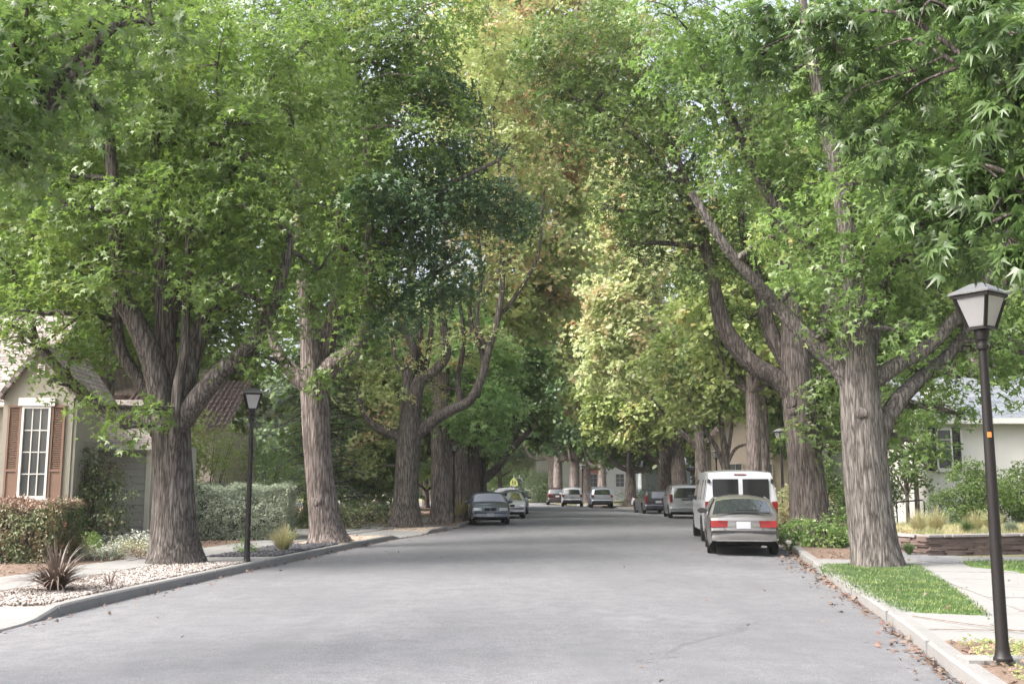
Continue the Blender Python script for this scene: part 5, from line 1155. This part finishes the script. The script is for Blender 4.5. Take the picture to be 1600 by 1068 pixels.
# right side, near
c1 = (7.05, 19.9)
tree('street_tree', 'nearest big street tree on the right, smooth-barked trunk standing in the patch of lawn', c1, px_paths(c1, [
    ([(1372, 888), (1366, 850), (1358, 780), (1350, 700), (1343, 620), (1340, 560), (1334, 480), (1326, 380), (1305, 262), (1282, 160), (1262, 60), (1250, -30)], [.46, .43, .42, .40, .385, .34, .22, .17, .145, .13, .1, .07]),
    ([(1335, 610), (1312, 575), (1285, 548), (1250, 515), (1215, 478), (1180, 440, -.3), (1130, 380, -.5), (1080, 300, -.7)], [.22, .07]),
    ([(1352, 600), (1378, 585), (1410, 565), (1452, 540), (1500, 488), (1550, 420), (1590, 330)], [.2, .08]),
    ([(1368, 690, .1), (1385, 655, .1), (1410, 618, .1), (1445, 585, .2), (1490, 545, .3), (1530, 480, .5)], [.22, .09]),
    ([(1345, 590, .2), (1362, 510, .5), (1385, 440, .8), (1410, 330, 1.0), (1440, 180, 1.2)], [.24, .08]),
    ([(1330, 560, .2), (1295, 450, .8), (1260, 380, 1.0), (1200, 300, 1.2), (1150, 200, 1.2), (1110, 100, 1.2)], [.2, .07]),
    ([(1345, 560, -.2), (1350, 500, -.4), (1340, 420, -.6)], [.16, .07])]),
    px_blobs(c1, [(1410, 130, 120, .4), (1500, 200, 110, .6), (1400, 270, 95, .3), (1480, 330, 90, .8), (1560, 300, 90, .4), (1560, 130, 110, .8), (1330, 90, 100, .9), (1240, 110, 90, .6), (1170, 60, 100, .8), (1420, 400, 70, .2), (1360, 400, 56, -.5), (1300, 430, 56, -.4), (1260, 390, 60, .9), (1400, 470, 48, .6), (1460, 450, 56, .3), (1530, 430, 60, .5), (1580, 480, 60, .4), (1550, 540, 48, .3, .7), (1500, 590, 40, -.2, .6), (1450, 640, 30, .1, .6), (1420, 690, 18, .2, .8), (1500, 650, 30, .4, .6), (1560, 600, 36, .8, .6), (1440, 585, 30, .6, .6), (1300, 330, 60, 1.0), (1220, 300, 70, 1.2), (1150, 220, 80, 1.0), (1100, 110, 90, .6), (1060, 30, 80, .3), (1290, 520, 30, -.4, .6), (1350, 220, 80, 1.8), (1590, 400, 60, 1.5), (1480, 520, 50, 1.4, .7), (1240, 450, 44, .2, .7), (1620, 560, 50, .5), (1330, 290, 56, -1.3), (1400, 330, 60, -1.3), (1290, 180, 56, -1.2), (1230, 360, 44, -1.3, .8), (1340, 480, 24, -1.0, .7), (1410, 520, 26, -.9, .7), (1300, 0, 90, 1), (1420, 0, 110, .9), (1540, 10, 100, 1.2), (1350, 130, 90, 2)]),
    'bright', .14, 2.8, 38, STAR3, BARK4, .42, flare=.12, inner=.2)

c2 = (8.5, 29.4)
tree('street_tree', 'second big tree on the right, dark broad trunk with leafy shoots, behind the lawn tree', c2, px_paths(c2, [
    ([(1272, 856), (1268, 820), (1262, 760), (1255, 690), (1248, 620), (1242, 560), (1232, 450), (1212, 340), (1180, 230), (1150, 100)], [.64, .56, .51, .485, .46, .40, .24, .18, .13, .08]),
    ([(1243, 620), (1215, 592), (1180, 572), (1150, 540), (1128, 502), (1112, 430), (1085, 320), (1040, 200)], [.34, .28, .27, .26, .24, .18, .12, .07]),
    ([(1240, 580, .2), (1205, 520, .3), (1185, 440, .4), (1165, 380, .5), (1150, 280, .5), (1100, 150, .5)], [.26, .08]),
    ([(1250, 590, .2), (1280, 520, .6), (1300, 440, .8), (1320, 300, 1.0)], [.24, .08]),
    ([(1085, 330, .2), (1020, 240, .2), (950, 180, .2), (890, 150, .3)], [.12, .05])]),
    px_blobs(c2, [(900, 60, 90, .2), (990, 70, 100, .5), (1080, 110, 100, .2), (890, 170, 66, .4), (960, 210, 76, -.2), (1040, 230, 80, .6), (1010, 320, 64, -.3), (960, 330, 36, -.6), (985, 385, 28, -.6), (1060, 350, 66, .2), (1130, 320, 80, -.2), (1110, 410, 54, .4), (1070, 420, 36, -.4), (1180, 400, 50, .6), (1240, 480, 44, .9), (1170, 500, 30, 1.0), (1210, 180, 90, .9), (1160, 230, 80, .2), (1280, 600, 30, -.9, .7), (1300, 650, 34, -.7, .7), (1250, 670, 24, -1.0, .6), (1290, 700, 24, -.8, .6), (1270, 560, 36, .6), (1310, 560, 40, 1.0), (850, 110, 56, .9), (1000, 150, 80, 1.6)]),
    'olive', .16, 2.5, 34, STAR3, BARK2, .48, inner=.2)

# right side, beyond
lane_tree('tall slim trunk on the right, first of the close pair above the white van', 9.75, 41.5, .30, 5.5, (3.0, 3.0, 5.0, 13), 'yellow', .24, 2.0, 20, bark=BARK, n=10)
lane_tree('tall slim trunk on the right, second of the close pair above the white van', 10.65, 43.8, .31, 5.5, (3.0, 3.0, 5.0, 13), 'olive', .24, 2.0, 20, bark=BARK3, n=9)
def pxtree(lab, base, paths, blobs, mat, size=.24, dens=2.2, k=20, bark=None, tpl=WIDE, sr=.5, seg=12):
    return tree('street_tree', lab, base, px_paths(base, paths), px_blobs(base, blobs), mat, size, dens, k, tpl, bark, sr, seg=seg, twigs=3)
pxtree('several-stemmed yellow-green tree on the right, pale stems above the white van roof', (11.0, 52.5), [
    ([(1135, 800), (1134, 760), (1133, 710), (1128, 670), (1125, 620), (1120, 540)], [.24, .08]), ([(1134, 740), (1120, 700), (1100, 670), (1085, 640), (1060, 600)], [.14, .06]), ([(1134, 730), (1150, 700), (1180, 690), (1200, 670)], [.1, .05]), ([(1133, 730), (1143, 670), (1150, 600)], [.13, .05])],
    [(1100, 570, 48, -.2), (1150, 560, 50, .3), (1060, 600, 44, .2), (1180, 600, 44, .4), (1120, 630, 34, -.4, .6), (1200, 640, 30, .2, .6), (1070, 650, 30, -.2, .6), (1150, 500, 54, .6), (1080, 500, 56, .4), (1210, 540, 44, .5), (1030, 560, 40, .6), (1160, 640, 24, .6, .6), (1100, 430, 60, .4), (1180, 440, 60, .8)], 'yellow', bark=BARK3)
pxtree('pale-stemmed tree with a pink-and-yellow autumn crown in the gap', (11.0, 59.0), [
    ([(1097, 792), (1096, 750), (1094, 700), (1088, 660), (1075, 600), (1050, 520), (1010, 430)], [.36, .34, .30, .22, .18, .14, .08]), ([(1094, 705), (1070, 680), (1050, 660), (1010, 610)], [.2, .07]), ([(1092, 690), (1100, 640), (1090, 560)], [.18, .07])],
    [(940, 460, 44, 1), (960, 400, 46, 1.4), (930, 520, 36, .6), (980, 460, 46, .4), (940, 350, 46, 1.6), (980, 340, 46, 1.0), (1010, 420, 48, .4), (960, 540, 40, .2), (1000, 500, 46, 0), (1020, 350, 40, 1), (930, 580, 30, .4), (975, 590, 34, -.2), (1020, 560, 36, -.2), (950, 290, 44, 2), (910, 420, 26, 1.8)], 'autumn', .26, 2.4, 20, BARK3)
pxtree('yellow-green tree on the right, thick trunk left of the pale-stemmed one', (11.0, 66.5), [
    ([(1064, 786), (1062, 760), (1060, 730), (1058, 690), (1050, 640), (1040, 580)], [.55, .5, .46, .36, .24, .12]), ([(1058, 715), (1035, 690), (1005, 700), (985, 680), (970, 640)], [.26, .09]), ([(1059, 700), (1080, 660), (1090, 620)], [.2, .08])],
    [(1000, 640, 36, -.2), (960, 630, 34, .2), (1040, 620, 34, .2), (980, 680, 24, -.2, .7), (1050, 670, 26, -.4, .6), (1080, 690, 20, 0, .6), (940, 660, 26, .6), (1010, 590, 36, .6), (1070, 600, 34, .6), (930, 610, 26, .8), (960, 690, 18, .4, .6), (1020, 690, 18, .2, .6)], 'yellow', .27, 2.4, 20, BARK)
lane_tree('broad trunk on the right beside the thick yellow-green tree, lower in shade', 10.9, 74, .5, 3.4, (3.6, 3.6, 4.2, 13), 'bright', .32, 1.6, 18, n=11)
lane_tree('far right trunk behind the dark estate car with a dark green skirt of leaves', 9.7, 84.5, .48, 3.0, (4.4, 4.4, 3.2, 14), 'deep', .36, 1.5, 18, n=13)
lane_tree('far trunk just right of the brick strip house', 8.3, 95, .42, 3.6, (4, 4, 4.2, 15), 'deep', .38, 1.4, 18, n=12)
lane_tree('far trunk rising behind the white sport utility car', 5.95, 98, .5, 4.2, (4, 4, 4.6, 15), 'dark', .38, 1.4, 18, n=12)
lane_tree('far trunk rising behind the maroon sport utility car', 4.6, 103.5, .5, 4.2, (4, 4, 4.6, 15), 'deep', .38, 1.4, 18, n=12)
lane_tree('farthest right trunk between the two behind the far parked cars', 7.8, 107, .42, 3.6, (4, 4, 4.5, 15), 'bright', .4, 1.3, 18, n=12)
# left side, beyond
pxtree('fifth tree on the left, brown trunk behind the grey-looking lamp post, big limb arching right', (-1.9, 55.0), [
    ([(748, 806), (747, 780), (746, 740), (744, 700), (742, 640), (738, 560)], [.52, .48, .46, .44, .32, .15]), ([(752, 750), (772, 735), (795, 705), (815, 685), (840, 660)], [.36, .26, .24, .2, .12]), ([(745, 700), (730, 660), (720, 610)], [.2, .1])],
    [(840, 640, 34, .3), (810, 610, 36, .6), (790, 660, 26, .6), (830, 570, 40, .9), (770, 640, 26, .2), (800, 540, 40, 1), (735, 690, 20, -.4, .7), (750, 600, 36, .6), (770, 700, 14, -.4, .6), (850, 690, 18, .4, .5)], 'deep', .27, 2.2, 20, BARK2)
lane_tree('pale straight trunk on the left half hidden behind the fifth tree', -2.75, 58.5, .4, 5, (2.6, 2.6, 5, 12), 'deep', .3, 1.6, 18, bark=BARK3, n=8)
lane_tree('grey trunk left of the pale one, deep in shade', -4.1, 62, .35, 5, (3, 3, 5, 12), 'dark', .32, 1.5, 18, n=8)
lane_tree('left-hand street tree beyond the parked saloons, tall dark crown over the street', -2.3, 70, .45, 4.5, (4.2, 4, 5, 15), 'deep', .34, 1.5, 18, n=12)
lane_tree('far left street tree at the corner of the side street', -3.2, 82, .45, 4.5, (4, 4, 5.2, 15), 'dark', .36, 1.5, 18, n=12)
# the crown over the middle of the street, reddish in its top
lane_tree('tall reddish-topped tree far beyond, closing the canopy over the street', 4.6, 118, .5, 5, (9, 6, 7, 26), 'olive', .5, .9, 18, n=20, sr=1.0)
lane_tree('tall light green tree far beyond on the left of the street end', -9.5, 118, .45, 4, (7, 6, 5, 24), 'bright', .5, .9, 18, n=18, sr=1.0)
lane_tree('tall dark tree behind the far brick strip house', 15, 128, .5, 4, (8, 6, 5, 26), 'deep', .55, .9, 18, n=18, sr=1.1)
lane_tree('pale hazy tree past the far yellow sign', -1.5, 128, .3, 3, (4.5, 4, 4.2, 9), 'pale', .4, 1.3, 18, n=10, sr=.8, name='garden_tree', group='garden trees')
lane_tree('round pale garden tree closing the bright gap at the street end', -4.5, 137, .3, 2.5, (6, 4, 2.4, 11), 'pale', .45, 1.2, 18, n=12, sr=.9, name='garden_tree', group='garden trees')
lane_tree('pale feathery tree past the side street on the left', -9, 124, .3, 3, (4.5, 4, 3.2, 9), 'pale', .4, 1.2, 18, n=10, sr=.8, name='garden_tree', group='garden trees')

# more of the avenue, closing the canopy
pxtree('tall faded-olive street tree on the left, its high crown filling the middle gap', (-2.45, 46.8), [
    ([(716, 815), (716, 780), (717, 720), (720, 640), (735, 540), (770, 420), (800, 300), (810, 150)], [.44, .40, .37, .33, .27, .2, .14, .06]), ([(760, 450), (820, 380), (870, 300)], [.16, .05]), ([(770, 420), (740, 320), (740, 200)], [.16, .05])],
    [(780, 470, 56, .5), (840, 450, 50, 1.4), (870, 390, 56, 1.8), (800, 380, 70, 1), (850, 310, 70, 1.6), (900, 300, 50, 2.2), (760, 300, 80, 2), (820, 220, 80, 1.4), (890, 210, 70, 2.2), (750, 190, 80, 2), (820, 120, 80, 1.6), (900, 120, 70, 2.4), (740, 90, 80, 2), (830, 20, 90, 1.8), (740, -10, 90, 2), (920, 30, 80, 2.2), (830, 500, 36, 1.4), (880, 470, 36, 2.4)], 'faded', .27, 2.2, 20, BARK)
pxtree('tall green-and-rose street tree on the right rising behind the autumn crown', (10.6, 69.5), [
    ([(1043, 784), (1042, 740), (1040, 700), (1030, 600), (1000, 460), (970, 320), (950, 150)], [.46, .42, .40, .34, .26, .18, .08]), ([(1000, 460), (930, 400), (890, 350)], [.2, .06])],
    [(900, 500, 40, 0), (880, 560, 40, .5), (905, 620, 30, 0), (870, 480, 44, 1), (890, 400, 50, 1), (860, 420, 40, 1.6), (940, 350, 60, .5), (900, 300, 60, 1), (960, 250, 60, .5), (880, 220, 60, 1.2), (950, 160, 60, .6), (880, 120, 60, 1.2), (1010, 300, 60, .4), (1030, 200, 60, .4), (960, 60, 70, .8), (1050, 420, 60, 1), (1100, 350, 60, 1), (1120, 470, 60, 1)], 'faded', .3, 1.9, 20, BARK)
# trees in the yards
def yard(lab, x, y, rx, z0, z1, mat, size=.3, dens=1.3, k=18, n=12, r=.25, sr=.6, fork=None): return lane_tree(lab, x, y, r, fork or max(1.2, z0), (rx, rx, z0, z1), mat, size, dens, k, n=n, sr=sr, name='garden_tree', group='garden trees', seg=8)
yard('leafy yard tree between the cottage and the tile-roofed house', -16.5, 34.5, 3.0, 5.6, 13, 'mid', .24, 1.8, 22, r=.3)
yard('wide yard tree filling the sky behind the nearest left crown', -14.5, 36.5, 4.6, 8.2, 22, 'mid', .22, 1.9, 24, 16, r=.3)
yard('wide yard tree filling the sky behind the nearest right crown', 17.5, 38.5, 4.4, 8.4, 22, 'bright', .2, 2.0, 24, 16, r=.3)
yard('tall yard tree behind the second right trunk, high over the dark path', 15.5, 48, 4.6, 6.5, 22, 'mid', .26, 1.7, 22, 16, r=.3)
yard('tall yard tree behind the second left trunk, high over the driveway', -9.1, 46.8, 4.2, 8.2, 22, 'deep', .26, 1.7, 22, 16, r=.3)
yard('tall yard tree behind the tile-roofed house', -18, 52, 5, 5, 17, 'deep', .34, 1.2, 18, 14)
yard('broad garden tree behind the fourth and fifth street trees', -8.5, 56, 3.6, 1.5, 11, 'bright', .32, 1.6)
yard('bushy garden tree in shade behind the third trunk', -7.4, 49, 2.8, .8, 8, 'bright', .28, 2.0)
yard('bright garden tree deep behind the left trunks', -9, 70, 5, 2, 13, 'mid', .36, 1.2)
yard('tall garden tree closing the view behind the cottage', -24, 44, 5, 4, 15, 'mid', .32, 1.2, 18, 14)
yard('tall garden tree over the roof of the clapboard outbuilding', -17.5, 43.5, 3.2, 7.2, 15, 'bright', .3, 1.4, 18, 12)
yard('dark garden tree left of the fifth trunk at street bend', -6.5, 78, 5, 1.5, 14, 'deep', .4, 1.2)
yard('garden tree between the bungalow and the street trunks', 13.4, 46, 3.0, 3.2, 12, 'bright', .28, 1.6, 20)
yard('tall garden tree behind the bungalow roof', 19, 44, 4.2, 6.5, 15, 'mid', .3, 1.4, 18, 13)
yard('tall garden tree at the right frame edge behind the bungalow', 26.5, 42, 4.5, 5.5, 15, 'mid', .3, 1.3, 18, 12)
yard('dense garden tree behind the tan gabled house', 15, 80, 5, 3, 16, 'deep', .4, 1.2, 18, 14)
yard('green garden tree beside the tan gabled house', 18.5, 64, 4, 3, 14, 'mid', .34, 1.3, 18, 12)
yard('slim leafy garden tree in front of the tile-roofed house', -12.0, 36.2, 1.3, 1.0, 4.6, 'yellow', .13, 3.4, 24, 9, .07, .32)
yard('small russet garden tree in front of the bungalow, beside the lawn trunk', 11.9, 31.2, .95, 1.4, 3.6, 'olive', .1, 4.5, 26, 8, .06, .3)
yard('small airy garden tree left of the bungalow window', 12.9, 33, 1.3, 2.2, 6.2, 'bright', .13, 3.2, 24, 9, .08, .35)
# cedar with level sprays behind the second trunk
ce = empty('cedar_tree', (-7.6, 41.5, YARD), 0, 'dark blue-green cedar with level drooping sprays behind the second big trunk', 'tree', 'garden trees')
rgc = np.random.default_rng(77); b = MB(); b.tube(catmull([(0, 0, 0), (.1, 0, 3), (0, .1, 6), (0, 0, 9)], 5), lerp_list([.28, .2, .13, .03], 5), 10)
C, Nn, R = [], [], []
for i in range(95):
    z = .9 + 7.8 * (i / 95); L = (2.9 * (1 - z / 9.6) + .5) * rgc.uniform(.7, 1.15); a = i * 2.4; dxy = np.array([math.cos(a), math.sin(a)])
    e = Vector((dxy[0] * L, dxy[1] * L, z - .12 * L)); b.tube(catmull([(0, 0, z), (dxy[0] * L * .5, dxy[1] * L * .5, z + .08 * L), e], 3), lerp_list([.05, .03, .008], 3), 5)
    for t in np.linspace(.25, 1, 7):
        C.append([dxy[0] * L * t, dxy[1] * L * t, z + .12 * L * t * (1 - t) * 4 * .5 - .12 * L * t]); Nn.append(unit(np.array([dxy[0] * .25, dxy[1] * .25, 1.]))); R.append(.22 + .3 * (1 - abs(t - .6)))
b.build('trunk', BARK2, ce, 60)
C, Nn, R = np.array(C) + rgc.normal(0, .08, (len(C), 3)), np.array(Nn), np.array(R)
link('crown', leaf_mesh('crown', C, Nn, R, 46, .13, NEEDLE, rgc, flat=.05, dome=.25, droop=.35, nj=.25), LEAF['cedar'], ce)
# foreground trees whose trunks stand outside the frame
n1 = (-7.4, 7.2)
tree('street_tree', 'overhanging tree at the upper left corner, its dark leafy boughs nearer than all the rest', n1, [
    ([(0, 0, -.02), (0, 0, .8), (.05, .1, 2.2), (.15, .3, 3.6), (.3, .8, 5.0), (.4, 1.2, 7.0)], [.5, .45, .4, .36, .22, .1])] + px_paths(n1, [([(-340, 480, .3), (-200, 330, 1.0), (-60, 220, 1.8), (60, 170, 2.4), (150, 90, 2.8)], [.24, .07]), ([(-250, 380, .9), (-80, 120, 2), (40, 80, 2.6), (150, 40, 3.2)], [.13, .05]), ([(60, 170, 2.4), (95, 120, 2.6), (180, 40, 3)], [.09, .05])]),
    [(q[0], tuple(k * .9 for k in q[1])) for q in px_blobs(n1, [(40, 60, 110, 2.2), (150, 60, 90, 3.0), (20, 190, 80, 2.0, .7), (90, 150, 70, 2.6, .6), (240, 40, 70, 3.4, .7), (40, 260, 44, 2.2, .5), (-60, 150, 120, 1.4), (150, 170, 46, 3.0, .6), (-120, 60, 140, 1.0)])],
    'deep', .14, 5.0, 26, STAR5, BARK2, .34, twigs=3, droop=.8)
n2 = (5.0, 5.0)
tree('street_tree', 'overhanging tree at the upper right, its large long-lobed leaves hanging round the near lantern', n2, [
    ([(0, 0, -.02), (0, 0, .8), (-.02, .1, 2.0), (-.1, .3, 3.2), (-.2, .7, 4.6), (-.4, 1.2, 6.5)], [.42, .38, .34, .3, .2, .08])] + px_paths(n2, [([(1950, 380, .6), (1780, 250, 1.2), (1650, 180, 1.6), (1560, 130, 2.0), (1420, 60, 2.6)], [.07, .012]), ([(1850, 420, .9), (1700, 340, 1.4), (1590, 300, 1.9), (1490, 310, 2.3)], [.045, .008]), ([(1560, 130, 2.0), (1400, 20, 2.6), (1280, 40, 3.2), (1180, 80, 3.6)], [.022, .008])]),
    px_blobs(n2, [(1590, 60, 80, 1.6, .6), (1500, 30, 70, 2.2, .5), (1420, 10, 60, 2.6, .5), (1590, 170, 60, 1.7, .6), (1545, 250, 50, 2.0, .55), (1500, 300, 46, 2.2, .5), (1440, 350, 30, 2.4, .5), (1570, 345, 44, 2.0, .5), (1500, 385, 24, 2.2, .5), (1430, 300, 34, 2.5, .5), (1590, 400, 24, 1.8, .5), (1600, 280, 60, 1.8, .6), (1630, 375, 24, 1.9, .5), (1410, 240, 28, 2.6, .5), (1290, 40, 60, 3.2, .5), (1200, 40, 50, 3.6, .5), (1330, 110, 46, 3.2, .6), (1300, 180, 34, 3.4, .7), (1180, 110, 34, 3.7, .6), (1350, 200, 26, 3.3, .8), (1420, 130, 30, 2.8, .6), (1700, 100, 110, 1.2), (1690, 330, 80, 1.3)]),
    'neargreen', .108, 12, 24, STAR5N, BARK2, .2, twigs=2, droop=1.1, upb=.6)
# the wood far behind everything
C, Nn, R = [], [], []
rw_ = np.random.default_rng(5)
bl = []
for i in range(46):
    a = -58 + 116 * i / 45; Yd = 165 + rw_.uniform(-12, 12); x = math.sin(R_(a)) * Yd * 1.05; y = 60 + math.cos(R_(a)) * 110
    for z in (4, 10, 16): bl.append(((x + rw_.uniform(-4, 4), y + rw_.uniform(-4, 4), z), (7, 5, 5)))
C, Nn, R = blob_sprays(bl, .28, rw_, .1, 1.6)
tag(link('woods', leaf_mesh('woods', C, Nn, R, 14, .9, WIDE, rw_), LEAF['deep']), kind='stuff')

# ------------------------------------------------------------------ the air of the street
HZ = 0.0003
mb = MB(); mb.box((0, 350, 23), (1220, 1120, 48)); hz = mb.build('haze', (lambda x: (x.t.nodes.remove(x.b), x)[1].m)(N('air')))
nt_ = hz.data.materials[0].node_tree; pv = nt_.nodes.new('ShaderNodeVolumePrincipled'); pv.inputs['Density'].default_value = HZ; pv.inputs['Color'].default_value = (.93, .94, .96, 1)
nt_.links.new(pv.outputs[0], nt_.nodes['Material Output'].inputs['Volume']); tag(hz, kind='stuff'); hz.display_type = 'WIRE'
